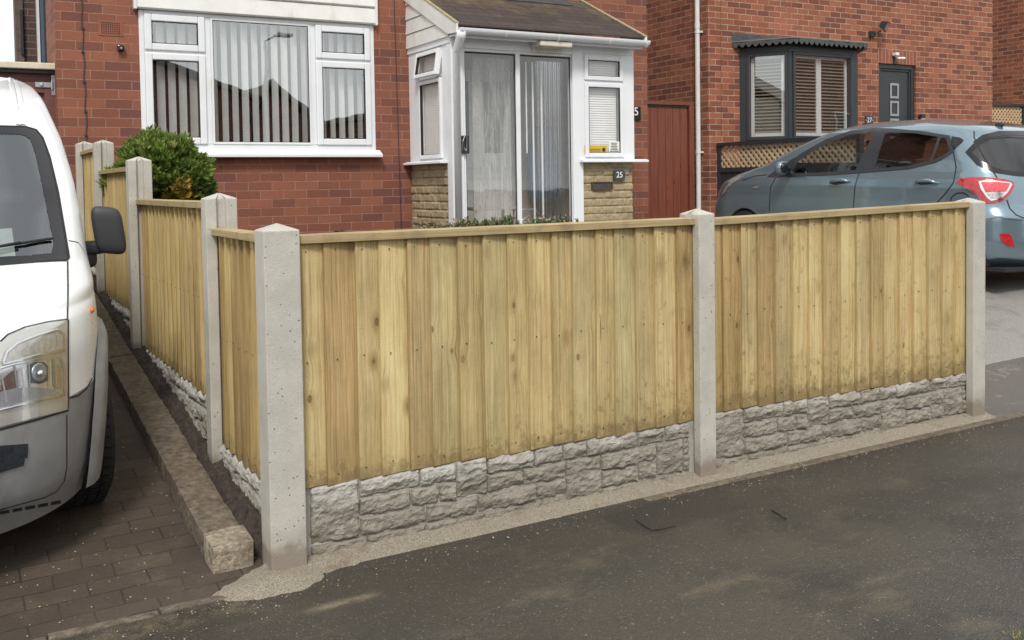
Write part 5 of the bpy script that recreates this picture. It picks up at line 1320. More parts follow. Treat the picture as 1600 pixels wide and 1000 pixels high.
# ================================================================== VEHICLE SHELLS
def smooth_curve(pts, n=160, it=6):
    P = np.array(pts, float); d = np.r_[0, np.cumsum(np.hypot(*np.diff(P, axis=0).T))]
    t = np.linspace(0, d[-1], n*3); Q = np.c_[np.interp(t, d, P[:, 0]), np.interp(t, d, P[:, 1])]
    for _ in range(it*6): Q[1:-1] = .25*Q[:-2]+.5*Q[1:-1]+.25*Q[2:]
    d = np.r_[0, np.cumsum(np.hypot(*np.diff(Q, axis=0).T))]
    t = np.linspace(0, d[-1], n); return np.c_[np.interp(t, d, Q[:, 0]), np.interp(t, d, Q[:, 1])]
class Shell:
    """body built from stacked plan outlines; local x across (left side of picture = -), y back to front or front to back, z up"""
    def __init__(s, front, rear, hw, ayf, ayr, nf, nr, T, nz=130, nfarc=30, nside=56, nrarc=30):
        fc = smooth_curve(front, 220)          # (y, z) with z rising
        zs = np.maximum.accumulate(fc[:, 1])+np.arange(len(fc))*1e-6
        # z stations: dense where the nose profile moves fast
        rc = smooth_curve(rear, 220); rz_ = np.maximum.accumulate(rc[:, 1])+np.arange(len(rc))*1e-6
        ztop = min(zs[-1], rz_[-1]); zbot = max(zs[0], rz_[0])
        Z = np.unique(np.r_[np.interp(np.linspace(0, 1, nz), np.linspace(0, 1, len(zs)), zs), np.linspace(zbot, ztop, 60)])
        Z = Z[(Z >= zbot) & (Z <= ztop)]
        keep = [Z[0]]
        for z in Z[1:]:
            if z-keep[-1] > .0022: keep.append(z)
        Z = np.array(keep)
        h = np.array(hw); Yf = np.interp(Z, zs, fc[:, 0]); Yr = np.interp(Z, rz_, rc[:, 0])
        hz = smooth_curve([(a[1], a[0]) for a in hw], 200, 3); H = np.interp(Z, np.maximum.accumulate(hz[:, 1]), hz[:, 0])
        AF = np.interp(Z, [a[0] for a in ayf], [a[1] for a in ayf]); AR = np.interp(Z, [a[0] for a in ayr], [a[1] for a in ayr])
        NF = np.interp(Z, [a[0] for a in nf], [a[1] for a in nf]) if isinstance(nf, list) else np.full(len(Z), nf)
        s.P = []; sgn = 1 if Yf[0] > Yr[0] else -1
        for k, z in enumerate(Z):
            ln = abs(Yf[k]-Yr[k]); af = min(AF[k], ln*.5); ar = min(AR[k], ln*.45); row = []
            half = []
            for i in range(nfarc):
                a = (math.pi/2)*i/(nfarc-1); sx = math.sin(a)**(2/NF[k]); cy = math.cos(a)**(2/NF[k]) if a < math.pi/2-1e-9 else 0
                half.append((-H[k]*sx, Yf[k]-sgn*af*(1-cy)))
            y0 = Yf[k]-sgn*af; y1 = Yr[k]+sgn*ar
            for i in range(1, nside): half.append((-H[k], lerp(y0, y1, i/nside)))
            for i in range(nrarc):
                a = (math.pi/2)*(1-i/(nrarc-1)); sx = math.sin(a)**(2/nr) if a > 1e-9 else 0; cy = math.cos(a)**(2/nr) if a < math.pi/2-1e-9 else 0
                half.append((-H[k]*sx, Yr[k]+sgn*ar*(1-cy)))
            full = half+[(-x, y) for x, y in half[-2:0:-1]]
            s.P.append([T @ Vector((x, y, z)) for x, y in full])
        s.n = len(s.P[0]); s.nr = len(s.P); s.T = T; s.Ti = T.inverted()
        s.verts = [tuple(p) for r in s.P for p in r]; s.faces = []
        for j in range(s.nr-1):
            for i in range(s.n): s.faces.append((j*s.n+i, j*s.n+(i+1) % s.n, (j+1)*s.n+(i+1) % s.n, (j+1)*s.n+i))
        s.faces.append(tuple((s.nr-1)*s.n+i for i in range(s.n)))
        s.bvh = BVHTree.FromPolygons([Vector(v) for v in s.verts], s.faces)
    def hit(s, px, py):
        d = ray(px, py).normalized(); r = s.bvh.ray_cast(CAM, d)
        if r[0] is None: return None, None
        n = r[1]
        if n.dot(d) > 0: n = -n
        return r[0], n
    def near(s, P):
        r = s.bvh.find_nearest(P); n = r[1]; c = s.T @ Vector((0, 2, .7))
        if n.dot(r[0]-c) < 0: n = -n
        return r[0], n
    def mirror(s, P):
        q = s.Ti @ Vector(P); q.x = -q.x; return s.T @ q
    def patch(s, poly, step=5, off=.003, holes=None):
        """surface patch whose outline is given in the photograph; returns verts, faces in world space lying on the shell"""
        pts = []
        n = len(poly)
        for i in range(n):
            a, b_ = poly[i], poly[(i+1) % n]; L_ = math.hypot(b_[0]-a[0], b_[1]-a[1]); k = max(1, int(L_/step))
            for j in range(k): pts.append((lerp(a[0], b_[0], j/k), lerp(a[1], b_[1], j/k)))
        nb = len(pts); xs = [p[0] for p in pts]; ys = [p[1] for p in pts]
        x = min(xs)+step; PA = np.array(pts)
        dense = []
        while x < max(xs):
            y = min(ys)+step
            while y < max(ys):
                if inpoly(x, y, poly) and ((PA[:, 0]-x)**2+(PA[:, 1]-y)**2).min() > (step*.6)**2: dense.append((x, y))
                y += step
            x += step
        allp = [Vector(p) for p in pts+dense]
        ed = [(i, (i+1) % nb) for i in range(nb)]
        for hp in (holes or []):
            hq = []
            for i in range(len(hp)):
                a, b_ = hp[i], hp[(i+1) % len(hp)]; k = max(1, int(math.hypot(b_[0]-a[0], b_[1]-a[1])/step))
                for j in range(k): hq.append(Vector((lerp(a[0], b_[0], j/k), lerp(a[1], b_[1], j/k))))
            s0_ = len(allp); allp += hq; ed += [(s0_+i, s0_+(i+1) % len(hq)) for i in range(len(hq))]
        r = delaunay_2d_cdt(allp, ed, [], 1, 1e-4)
        V = []; ok = []
        for p in r[0]:
            h, nrm = s.hit(p.x, p.y)
            ok.append(h is not None); V.append(h+nrm*off if h is not None else Vector((0, 0, 0)))
        Fs = [tuple(f) for f in r[2] if all(ok[i] for i in f)]
        return V, Fs
def patch_obj(sh, name, poly, mat, parent, step=5, off=.003, both=True, extra=None):
    b = MB(); V, Fs = sh.patch(poly, step, off); b.add(V, Fs)
    o = b.build(name, mat, parent, smooth=True)
    if both:
        b = MB(); b.add([sh.mirror(v) for v in V], Fs); b.build(name, mat, parent, smooth=True)
    return o
def line_obj(sh, name, poly, mat, parent, wd=.006, off=.0015, both=True, step=4, closed=False):
    pts = []
    seq = poly+[poly[0]] if closed else poly
    for a, c in zip(seq[:-1], seq[1:]):
        k = max(1, int(math.hypot(c[0]-a[0], c[1]-a[1])/step))
        for j in range(k): pts.append((lerp(a[0], c[0], j/k), lerp(a[1], c[1], j/k)))
    pts.append(seq[-1]); W_ = []
    for p in pts:
        h, n = sh.hit(*p)
        if h is not None: W_.append((h, n))
    def mk(pts3):
        b = MB(); rows = []
        for i, (h, n) in enumerate(pts3):
            d = (pts3[min(i+1, len(pts3)-1)][0]-pts3[max(0, i-1)][0])
            if d.length < 1e-6: continue
            t = d.normalized().cross(n).normalized(); rows.append([h+n*off-t*wd/2, h+n*(off+wd*.12), h+n*off+t*wd/2])
        if len(rows) > 1: b.grid(rows)
        return b
    o = mk(W_).build(name, mat, parent, smooth=True)
    if both:
        W2 = [(sh.mirror(h), (sh.mirror(h+n)-sh.mirror(h)).normalized()) for h, n in W_]
        mk(W2).build(name, mat, parent, smooth=True)
    return o
def shell_body(sh, parent, cut_px, wheels, matfn, name='body', mats=None):
    """body mesh without the faces inside window outlines (photo outlines, both sides) and wheel openings"""
    b = MB(); 
    bx = [(min(p[0] for p in q), max(p[0] for p in q), min(p[1] for p in q), max(p[1] for p in q)) for q in cut_px]
    fl = []; mi = []
    V = [Vector(v) for v in sh.verts]
    cc = sh.T @ Vector((0, 2, .8))
    pj = [proj(v) for v in V]; pm = [proj(sh.mirror(v)) for v in V]
    loc = [sh.Ti @ v for v in V]
    for f in sh.faces[:-1]:
        c = sum((V[i] for i in f), Vector())/4; lc = sh.Ti @ c
        n = (V[f[2]]-V[f[0]]).cross(V[f[3]]-V[f[1]])
        if n.dot(c-cc) < 0: n = -n
        drop = False
        for wy, wz, wr in wheels:
            if (lc.y-wy)**2+(lc.z-wz)**2 < wr*wr and abs(lc.x) > .5: drop = True
        if not drop:
            for mir in (0, 1):
                cm = sh.mirror(c) if mir else c; nm = (sh.mirror(c+n*1.0)-cm) if mir else n
                if nm.dot(cm-CAM) > 0: continue
                x, y = proj(cm)
                for q, bb in zip(cut_px, bx):
                    if bb[0] <= x <= bb[1] and bb[2] <= y <= bb[3] and inpoly(x, y, q): drop = True; break
                if drop: break
        if drop: continue
        fl.append(f); mi.append(matfn(lc))
    fl.append(sh.faces[-1]); mi.append(0)
    b.v = list(sh.verts); b.f = fl
    me = bpy.data.meshes.new(name); o3 = world_loc(parent)
    me.from_pydata([tuple(Vector(v)-o3) for v in b.v], [], fl)
    for q in mats: me.materials.append(q)
    me.polygons.foreach_set('material_index', mi); me.polygons.foreach_set('use_smooth', [True]*len(fl))
    bm = bmesh.new(); bm.from_mesh(me); bmesh.ops.delete(bm, geom=[v for v in bm.verts if not v.link_faces], context='VERTS'); bmesh.ops.recalc_face_normals(bm, faces=bm.faces); bm.to_mesh(me); bm.free()
    o = bpy.data.objects.new(name, me); COL.objects.link(o); o.parent = parent
    return o
def wheel(parent, sh, x, y, z, r, wdt, side, steel=True, rimr=.62, steer=0):
    T = sh.T @ Matrix.Translation((x, y, z)) @ Matrix.Rotation(math.radians(steer), 4, 'Z') @ Matrix.Translation((-x, -y, -z)); b = MB(); n = 48; s_ = side
    prof = [(r*.60, -wdt/2), (r*.93, -wdt/2), (r*.985, -wdt*.40), (r, -wdt*.3), (r, wdt*.3), (r*.985, wdt*.40), (r*.93, wdt/2), (r*.60, wdt/2)]
    b.lathe(prof, (0, 0, 0), 'X', n)
    # tread blocks
    for k in range(n):
        a = 2*math.pi*k/n
        for h in (-.32, -.11, .11, .32):
            hw_ = wdt*.085; da = math.pi/n*.72; a2 = a+(.06 if abs(h) > .2 else 0)
            P = [(h*wdt-hw_, a2-da, r*.995), (h*wdt+hw_, a2-da+.02, r*.995), (h*wdt+hw_, a2+da+.02, r*.995), (h*wdt-hw_, a2+da, r*.995)]
            Q = [(p[0], p[1], r+.007) for p in P]
            b.hexa([(p[0], p[2]*math.cos(p[1]), p[2]*math.sin(p[1])) for p in P+Q])
    b.v = [tuple(T @ Vector((v[0]*1+x, v[1]+y, v[2]+z))) for v in b.v]
    w_ = b.build('wheel', M['rubber'], parent)
    b = MB(); o_ = s_*wdt/2
    b.lathe([(0, o_*.75), (r*.12, o_*.78), (r*.16, o_*.55), (r*.40, o_*.35), (r*.52, o_*.75), (r*rimr, o_*1.0), (r*rimr, o_*.7), (r*.58, o_*.2)], (0, 0, 0), 'X', 40)
    b.v = [tuple(T @ Vector((v[0]+x, v[1]+y, v[2]+z))) for v in b.v]
    b.build('rim', M['steel'], w_, smooth=True)
    # dark inner liner
    T = sh.T
    b = MB(); R_ = r*1.22; arc = [(y+R_*math.cos(a), z+R_*math.sin(a)) for a in [math.pi*(-.08+1.16*k/20) for k in range(21)]]
    rows = [[T @ Vector((xx, p[0], p[1])) for p in arc] for xx in (x+s_*wdt*.20, x-s_*.32)]
    b.grid(rows); b.add([T @ Vector((x-s_*.32, p[0], p[1])) for p in arc], [tuple(range(len(arc)))])
    b.build('wheel_liner', M['rubber'], parent)
    return w_
# ------------------------------------------------------------------ blue hatchback (local y forward from the rear bumper)
CX, CYr, CZ = 8.43, 5.13, .452
pit = math.radians(1.2)
Tc = Matrix.Translation((CX, CYr, CZ)) @ Matrix.Rotation(pit, 4, 'X')
cfront = [(3.78, .19), (3.93, .30), (3.98, .45), (3.97, .62), (3.91, .76), (3.76, .87), (3.48, .965), (3.2, 1.03), (3.02, 1.07), (2.84, 1.145), (2.6, 1.26), (2.3, 1.375), (2.1, 1.43), (1.85, 1.475), (1.6, 1.50)]
crear = [(.14, .19), (.03, .27), (0, .42), (.01, .62), (.06, .70), (.10, .90), (.15, 1.0), (.22, 1.12), (.33, 1.30), (.40, 1.365), (.50, 1.405), (.80, 1.455), (1.2, 1.50)]
chw = [(.19, .74), (.27, .80), (.40, .822), (.62, .826), (.74, .820), (.86, .828), (.93, .815), (1.0, .785), (1.10, .762), (1.22, .718), (1.33, .665), (1.385, .63), (1.42, .59), (1.455, .52), (1.485, .40), (1.50, .22)]
carS = Shell(cfront, crear, chw, [(0, .62), (.7, .66), (.95, .42), (1.1, .22), (1.5, .22)], [(0, .42), (.7, .40), (1.0, .42), (1.5, .35)], [(0, 2.8), (.8, 2.7), (1.0, 3.4), (1.5, 3.6)], 2.9, Tc)
car = thing('parked_car', (CX, CYr+1.8, CZ), 'blue-grey five door hatchback parked on the drive behind the right front panel', 'car')
FW = [(1236, 272), (1247, 252), (1285, 228), (1325, 212), (1365, 205.5), (1364, 212), (1349, 240), (1337, 266), (1300, 268.5)]      # front door glass
RW = [(1367, 263.5), (1374, 238), (1383, 209.5), (1392, 207), (1430, 208.5), (1466, 214), (1460, 232), (1453, 251), (1420, 259)]
QW = [(1457, 250), (1464, 233), (1470, 215), (1478, 216), (1484, 235), (1475, 243)]
BW = [(1514, 238), (1528, 224), (1545, 215), (1575, 212), (1626, 214), (1626, 276), (1640, 274), (1590, 272), (1555, 266), (1530, 254)]
FWout = [(1215, 272), (1222, 262), (1255, 238), (1290, 218), (1330, 204), (1368, 200), (1395, 201), (1440, 205), (1484, 212), (1491, 237), (1470, 251), (1430, 262), (1390, 267), (1300, 273), (1240, 276)]
wsl = []
_loc = lambda x, y, z: proj(carS.T @ Vector((x, y, z)))
def matcar(l): return 0
wheelsC = [(.60, .285, .335), (3.15, .285, .335)]
# windscreen opening in local coordinates is cut through a separate test below
def cutws(l): return (1.085 < l.z < 1.43 and abs(l.x) < .655-.40*(l.z-1.085) and l.y > 1.7)
_oldfaces = list(carS.faces)
fc_keep = []
for f in carS.faces[:-1]:
    c = sum((Vector(carS.verts[i]) for i in f), Vector())/4; l = carS.Ti @ c
    if not cutws(l): fc_keep.append(f)
fc_keep.append(carS.faces[-1]); ks_ = set(fc_keep); wsfaces = [f for f in carS.faces[:-1] if f not in ks_]
carS.faces = fc_keep
FWc = [(1222, 271), (1228, 262), (1258, 240), (1292, 220), (1331, 206), (1368, 202), (1395, 203), (1440, 207), (1482, 214), (1488, 237), (1468, 249), (1430, 260), (1390, 265), (1300, 271), (1240, 274)]
shell_body(carS, car, [FWc, BW+[]], wheelsC, matcar, mats=[M['paint']])
carS.faces = _oldfaces
b = MB(); b.v = list(carS.verts); b.f = wsfaces; o = b.build('windscreen', M['carglass'], car, smooth=True, recalc=False)
bm = bmesh.new(); bm.from_mesh(o.data); bmesh.ops.delete(bm, geom=[v for v in bm.verts if not v.link_faces], context='VERTS'); bm.to_mesh(o.data); bm.free()
# black window surround with the same openings
def ringpatch(sh, name, outer, holes, mat, parent, step=4, off=.003, both=True):
    V, Fs = sh.patch(outer, step, off, holes)
    pj_ = [proj(v) for v in V]; b = MB(); keep = [f for f in Fs if not any(inpoly(sum(pj_[i][0] for i in f)/len(f), sum(pj_[i][1] for i in f)/len(f), h) for h in holes)]
    b.add(V, keep); b.build(name, mat, parent, smooth=True)
    if both:
        b = MB(); b.add([sh.mirror(v) for v in V], keep); b.build(name, mat, parent, smooth=True)
ringpatch(carS, 'window_surround', FWout, [FW, RW, QW], M['anth'], car, step=2.6)
patch_obj(carS, 'front_door_glass', FW, M['carglass'], car, step=5, off=.001)
patch_obj(carS, 'rear_door_glass', RW, M['tintglass'], car, step=5, off=.001)
patch_obj(carS, 'quarter_glass', QW, M['tintglass'], car, step=4, off=.001)
patch_obj(carS, 'fixed_side_window', [(1487, 213), (1500, 215), (1506, 219), (1504, 222), (1490, 235), (1486, 226)], M['blackgloss'], car, step=3, off=.003)
BWv = [p for p in BW]
BWo = [(1508, 238), (1524, 221), (1543, 212), (1575, 209), (1626, 211), (1626, 279), (1640, 277), (1590, 275.5), (1553, 270), (1526, 258)]
BWi = [(1518, 238), (1531, 226), (1547, 217.5), (1576, 215), (1626, 217), (1626, 273), (1640, 271), (1590, 269), (1557, 263), (1533, 251)]
ringpatch(carS, 'window_seal', BWo, [BWi], M['blackgloss'], car, step=3, off=.003)
patch_obj(carS, 'rear_window', BW, M['tintglass'], car, step=8, off=.001, both=True)
patch_obj(carS, 'spoiler', [(1520, 222), (1535, 211), (1560, 205), (1600, 205), (1622, 206), (1622, 213), (1600, 212.5), (1575, 211.5), (1548, 215), (1530, 223)], M['blackgloss'], car, step=3, off=.004, both=True)
for nm, ln in (('panel_gap', [(1369, 201), (1358, 228), (1348, 252), (1343, 270), (1336, 290), (1333, 330)]), ('panel_gap', [(1483, 212), (1490, 238), (1494, 262), (1490, 285), (1475, 305), (1459, 322)]),
               ('panel_gap', [(1212, 278), (1204, 292), (1202, 330)]), ('panel_gap', [(1522, 205), (1522, 215), (1534, 240), (1558, 278)]), ('bonnet_gap', [(1199, 273), (1180, 275), (1160, 282)]),
               ('tailgate_gap', [(1573, 312), (1578, 326), (1588, 336), (1600, 341)]), ('filler_flap', [(1484, 318), (1487, 308), (1495, 302), (1505, 301), (1512, 305), (1515, 312)])):
    line_obj(carS, nm, ln, M['rubber'], car, wd=.011)
line_obj(carS, 'waist_seal', [(1236, 275), (1300, 272.5), (1362, 268), (1420, 263), (1462, 253), (1484, 240)], M['blackpl'], car, wd=.018, off=.004)
# tail lamp
patch_obj(carS, 'tail_lamp', [(1495, 284), (1503, 279.5), (1520, 277.5), (1545, 278), (1570, 281), (1582, 285), (1584, 291), (1578, 302), (1568, 312), (1555, 317), (1538, 318), (1528, 306), (1515, 296), (1500, 289)], M['red'], car, step=3.5, off=.012)
patch_obj(carS, 'lamp_cluster', [(1529, 284), (1545, 282), (1578, 286), (1580, 289), (1573, 301), (1563, 311), (1548, 314), (1543, 310), (1533, 296)], M['chrome'], car, step=3.5, off=.016)
patch_obj(carS, 'brake_lens', [(1533, 286), (1546, 284.5), (1576, 287.5), (1574, 293), (1570, 300), (1540, 301)], M['redlite'], car, step=3.5, off=.019)
patch_obj(carS, 'reversing_lens', [(1541, 302.5), (1569, 301.5), (1561, 309), (1548, 311.5)], M['clearlamp'], car, step=3.5, off=.019)
patch_obj(carS, 'reflector', [(1561, 366), (1570, 364.5), (1580, 367), (1585, 385), (1573, 384.5), (1565, 377)], M['red'], car, step=3, off=.006)
line_obj(carS, 'bumper_crease', [(1546, 342), (1560, 339), (1580, 343), (1610, 345)], M['anth'], car, wd=.006)
patch_obj(carS, 'side_repeater', [(1175, 293), (1181, 291), (1187, 289), (1186, 292.5), (1182, 294.5)], M['clearlamp'], car, step=2, off=.006)
# headlamp strip seen from behind
patch_obj(carS, 'headlamp', [(1128, 305), (1134, 292), (1142, 283), (1153, 277), (1165, 274), (1158, 279), (1146, 286), (1138, 294), (1132, 303)], M['clearlamp'], car, step=2.5, off=.006)
# door handles
for pts in ([(1297, 286), (1302, 283.5), (1320, 282), (1328, 284)], [(1431, 285.5), (1436, 283.5), (1455, 283), (1466, 286.5)]):
    P = [carS.hit(*p) for p in pts]; b = MB(); c3 = [h+n*(.006 if i in (0, len(P)-1) else .030) for i, (h, n) in enumerate(P)]
    b.tube(c3, [.010, .016, .017, .010], 10); b.build('door_handle', M['paint'], car, smooth=True)
    b = MB(); b.tube([carS.mirror(q) for q in c3], [.010, .016, .017, .010], 10); b.build('door_handle', M['paint'], car, smooth=True)
    V, Fs = carS.patch([(pts[0][0]-1, pts[0][1]), (pts[1][0]+2, pts[1][1]-2.5), (pts[2][0], pts[2][1]-2.5), (pts[3][0]+1, pts[3][1]), (pts[2][0]-2, pts[2][1]+5), (pts[1][0]+3, pts[1][1]+6)], 2.5, .002)
    b = MB(); b.add(V, Fs); b.build('handle_recess', M['anth'], car, smooth=True)
# mirrors
h, n = carS.hit(1232, 272)
def blob(c, rx, ry, rz_, rot=0, e=2.6, nu=20, nv=14):
    P = []
    for j in range(nv+1):
        v = -math.pi/2+math.pi*j/nv; r = []
        for i in range(nu):
            u = 2*math.pi*i/nu; f = lambda t: math.copysign(abs(t)**(2/e), t)
            x, y, z = rx*f(math.cos(v))*f(math.cos(u)), ry*f(math.cos(v))*f(math.sin(u)), rz_*f(math.sin(v))
            r.append((c[0]+x*math.cos(rot)-y*math.sin(rot), c[1]+x*math.sin(rot)+y*math.cos(rot), c[2]+z))
        P.append(r+[r[0]])
    return P
mc = oX(1223, 262, 7.50)
b = MB(); b.grid(blob((7.50, mc.y, mc.z), .095, .055, .068, .15)); mm_ = b.build('door_mirror', M['paint'], car, smooth=True)
b = MB(); b.grid(blob((7.505, mc.y-.028, mc.z), .085, .04, .058, .15)); b.build('mirror_glass', M['blackgloss'], mm_, smooth=True)
b = MB(); b.tube([(7.56, mc.y, mc.z-.05), (7.66, mc.y+.03, mc.z-.075)], [.03, .035], 10); b.build('mirror_arm', M['blackpl'], mm_)
q = carS.mirror(Vector((7.50, mc.y, mc.z))); b = MB(); b.grid(blob(q, .095, .055, .068, -.15)); b.build('door_mirror', M['paint'], car, smooth=True)
patch_obj(carS, 'mirror_sail', [(1199, 276), (1210, 268), (1222, 260), (1236, 250), (1243, 246), (1236, 262), (1231, 276), (1215, 277)], M['blackpl'], car, step=3, off=.006)
# aerial
q = carS.hit(1562, 197)
if q[0] is not None:
    b = MB(); b.grid(blob(q[0]+Vector((0, 0, .012)), .018, .045, .022)); b.build('aerial_fin', M['blackpl'], car, smooth=True)
for (yy) in (.60, 3.15):
    for sd_ in (-1, 1): wheel(car, carS, sd_*.735, yy, .285, .285, .18, sd_)
# cabin
Tl = lambda x, y, z: tuple(carS.T @ Vector((x, y, z)))
def lbox(b, x0, x1, y0, y1, z0, z1, lean=0):
    b.hexa([Tl(x0, y0, z0), Tl(x1, y0, z0), Tl(x1, y1, z0), Tl(x0, y1, z0), Tl(x0, y0-lean, z1), Tl(x1, y0-lean, z1), Tl(x1, y1-lean, z1), Tl(x0, y1-lean, z1)])
b = MB(); lbox(b, -.76, .76, .30, 2.75, .30, .50); lbox(b, -.7, .7, .30, .9, .5, .88); b.build('cabin_floor', M['anth'], car)
b = MB(); lbox(b, -.72, .72, 2.35, 2.85, .55, .98); b.build('dashboard', M['blackpl'], car, bevel=.04)
for xs_ in (-.36, .36):
    b = MB(); lbox(b, xs_-.24, xs_+.24, 1.45, 1.58, .5, 1.08, .12); lbox(b, xs_-.24, xs_+.24, 1.45, 1.95, .40, .58); lbox(b, xs_-.12, xs_+.12, 1.30, 1.38, 1.12, 1.28, .03)
    b.build('front_seat', M['anth'], car, bevel=.03)
b = MB(); lbox(b, -.6, .6, .80, .92, .5, 1.02, .1); b.build('rear_seat', M['anth'], car, bevel=.03)
b = MB(); c0 = Vector((-.36, 2.20, .92)); rg = []
for k in range(25):
    a = 2*math.pi*k/24; rg.append(Tl(c0.x+.18*math.cos(a), c0.y+.08*math.sin(a), c0.z+.16*math.sin(a)))
b.tube(rg, .014, 8, cap=False); b.build('steering_wheel', M['blackpl'], car, smooth=True)
b = MB(); lbox(b, -.11, .11, 2.12, 2.145, 1.26, 1.32); b.build('interior_mirror', M['chrome'], car, bevel=.008)
b = MB(); lbox(b, -.74, .74, .1, 3.5, .16, .19); b.build('underside', M['rubber'], car)
# ------------------------------------------------------------------ white van (local y backwards from the front bumper)
Tv = Matrix.Translation((-.335, 3.75, .03)) @ Matrix.Rotation(math.radians(5), 4, 'X')
vfront = [(.10, .165), (.02, .30), (0, .42), (0, .58), (.03, .66), (.06, .78), (.12, .88), (.28, .94), (.5, .985), (.7, 1.03), (1.05, 1.24), (1.5, 1.55), (1.68, 1.66), (1.9, 1.735), (2.2, 1.78), (2.7, 1.81), (3.2, 1.822)]
vrear = [(4.24, .165), (4.27, .5), (4.26, .9), (4.24, 1.3), (4.18, 1.65), (4.08, 1.77), (3.9, 1.81), (3.5, 1.822)]
vhw = [(.165, .83), (.30, .855), (.5, .868), (.75, .872), (.95, .870), (1.1, .866), (1.2, .862), (1.36, .848), (1.5, .828), (1.6, .800), (1.69, .775), (1.755, .745), (1.795, .69), (1.812, .58), (1.822, .4)]
vanS = Shell(vfront, vrear, vhw, [(0, .80), (.6, .86), (.9, .84), (1.03, .5), (1.3, .30), (1.7, .32), (1.8, .5)], [(0, .15), (1.5, .2), (1.8, .4)], [(0, 2.35), (.9, 2.3), (1.05, 3.0), (1.3, 3.3), (1.8, 3.4)], 5, Tv, nz=150, nfarc=44, nside=60, nrarc=14)
van = thing('parked_van', (-.335, 5.8, .3), 'white van with faded grey bumper and dark tape on it, nose to the street', 'van')
WSo = [(-242, 196), (-100, 196), (0, 197.5), (40, 198.5), (56, 203), (66, 215), (77, 245), (90, 300), (107, 402), (104, 407), (60, 409), (0, 414), (-100, 420), (-242, 425)]
WSi = [(-242, 208), (-100, 208), (0, 209), (34, 210), (47, 218), (55, 240), (68, 300), (84, 380), (80, 396), (60, 398), (0, 402), (-100, 408), (-242, 413)]
wheelsV = [(.86, .31, .37), (3.52, .31, .37)]
def matvan(l):
    r = math.hypot(l.y-.86, l.z-.31)
    if l.z < .60 or (r < .44 and abs(l.x) > .6) or (math.hypot(l.y-3.52, l.z-.31) < .44): return 1
    return 0
WSm = [((a[0]+c[0])/2, (a[1]+c[1])/2) for a, c in zip([(-242, 196), (-100, 196), (0, 197.5), (35, 198.5), (53, 203), (64, 218), (76, 250), (90, 300), (107, 402), (98, 408), (60, 409), (0, 414), (-100, 420), (-242, 425)][:13], [(-242, 208), (-100, 208), (0, 209), (34, 210), (47, 218), (55, 240), (62, 268), (68, 300), (84, 380), (80, 396), (60, 398), (0, 402), (-100, 408)])]+[(-242, 419)]
shell_body(vanS, van, [WSm], wheelsV, matvan, mats=[M['vanpaint'], M['vangrey']])
ringpatch(vanS, 'windscreen_border', WSo, [[(x, y) for x, y in WSi]], M['blackgloss'], van, step=5, off=.003)
patch_obj(vanS, 'windscreen', [(x if x > -241 else -241, y) for x, y in WSo], M['winds'] if 'winds' in M else M.setdefault('winds', glass('van_windscreen', (.55, .6, .6), .16)), van, step=10, off=.0015)
line_obj(vanS, 'windscreen_seal', WSo[1:13], M['rubber'], van, wd=.010, off=.004)
for ln, wd in (([(105.5, 409), (106, 450), (105, 500)], .006), ([(104, 648), (104, 730), (100, 752), (88, 768), (70, 777), (30, 788), (0, 796), (-60, 808)], .005),
               ([(0, 534), (12, 523), (40, 511), (75, 503), (105, 499)], .006), ([(106, 500), (106.5, 622)], .009), ([(107, 376), (122, 379), (131, 392)], .004)):
    line_obj(vanS, 'panel_gap', ln, M['rubber'], van, wd=wd, off=.002)
line_obj(vanS, 'bumper_joint', [(-70, 690), (0, 671), (60, 655), (106, 641), (107, 622), (122, 618), (135, 607), (143, 592)], M['rubber'], van, wd=.007, off=.002)
for ln in ([(15, 119), (21, 150), (28, 196)], [(23, 119), (30, 150), (36, 196)]):
    line_obj(vanS, 'roof_seam', ln, M['vanpaint'], van, wd=.022, off=.006)
line_obj(vanS, 'roof_channel', [(19, 119), (26, 150), (32, 196)], plain('grey_sealer', (.45, .46, .46), .5), van, wd=.012, off=.002)
# headlamp
HLo = [(-46, 640), (-30, 575), (-12, 548), (0, 536), (12, 525), (40, 513), (75, 505), (104, 501), (104, 560), (104, 640), (60, 651), (0, 667), (-40, 676)]
hl = patch_obj(vanS, 'headlamp', HLo, M['amber'], van, step=5, off=.004)
patch_obj(vanS, 'indicator', [(4, 566), (10, 552), (25, 540), (55, 528), (84, 519.5), (94, 525), (95.5, 546), (50, 556), (8, 568)], plain('frosted_indicator', (.50, .47, .42), .25, var=.2, vs=60, metal=.4), hl, step=4, off=.010, both=False)
line_obj(vanS, 'chrome_rim', [(3, 567), (9, 551), (25, 538), (55, 526), (86, 517), (96, 524), (97, 547), (50, 558), (6, 570)], M['chrome'], hl, wd=.009, off=.012, both=False, closed=True)
bowl = [(-36, 640), (-24, 600), (-4, 577), (20, 570), (60, 562), (92, 560), (97, 575), (98, 616), (60, 626), (0, 641), (-34, 652)]
patch_obj(vanS, 'reflector_bowl', bowl, M['ribbed'], hl, step=4, off=.008, both=False)
line_obj(vanS, 'chrome_rim', bowl, M['chrome'], hl, wd=.008, off=.012, both=False, closed=True)
patch_obj(vanS, 'bowl_shadow', [(-20, 628), (0, 612), (20, 607), (45, 605), (75, 608), (92, 614), (60, 622), (0, 637), (-18, 642)], M['steel'], hl, step=4, off=.011, both=False)
hh_, nn_ = vanS.hit(56, 582)
tq = nn_.to_track_quat('Z', 'Y').to_matrix().to_4x4()
def diskset(name, prof, mat, px, py, off, par=None):
    h, n = vanS.hit(px, py); b = MB(); b.lathe(prof, (0, 0, 0), 'Z', 28); Tm = Matrix.Translation(h+n*off) @ n.to_track_quat('Z', 'Y').to_matrix().to_4x4()
    b.v = [tuple(Tm @ Vector(v)) for v in b.v]; return b.build(name, mat, par or hl, smooth=True)
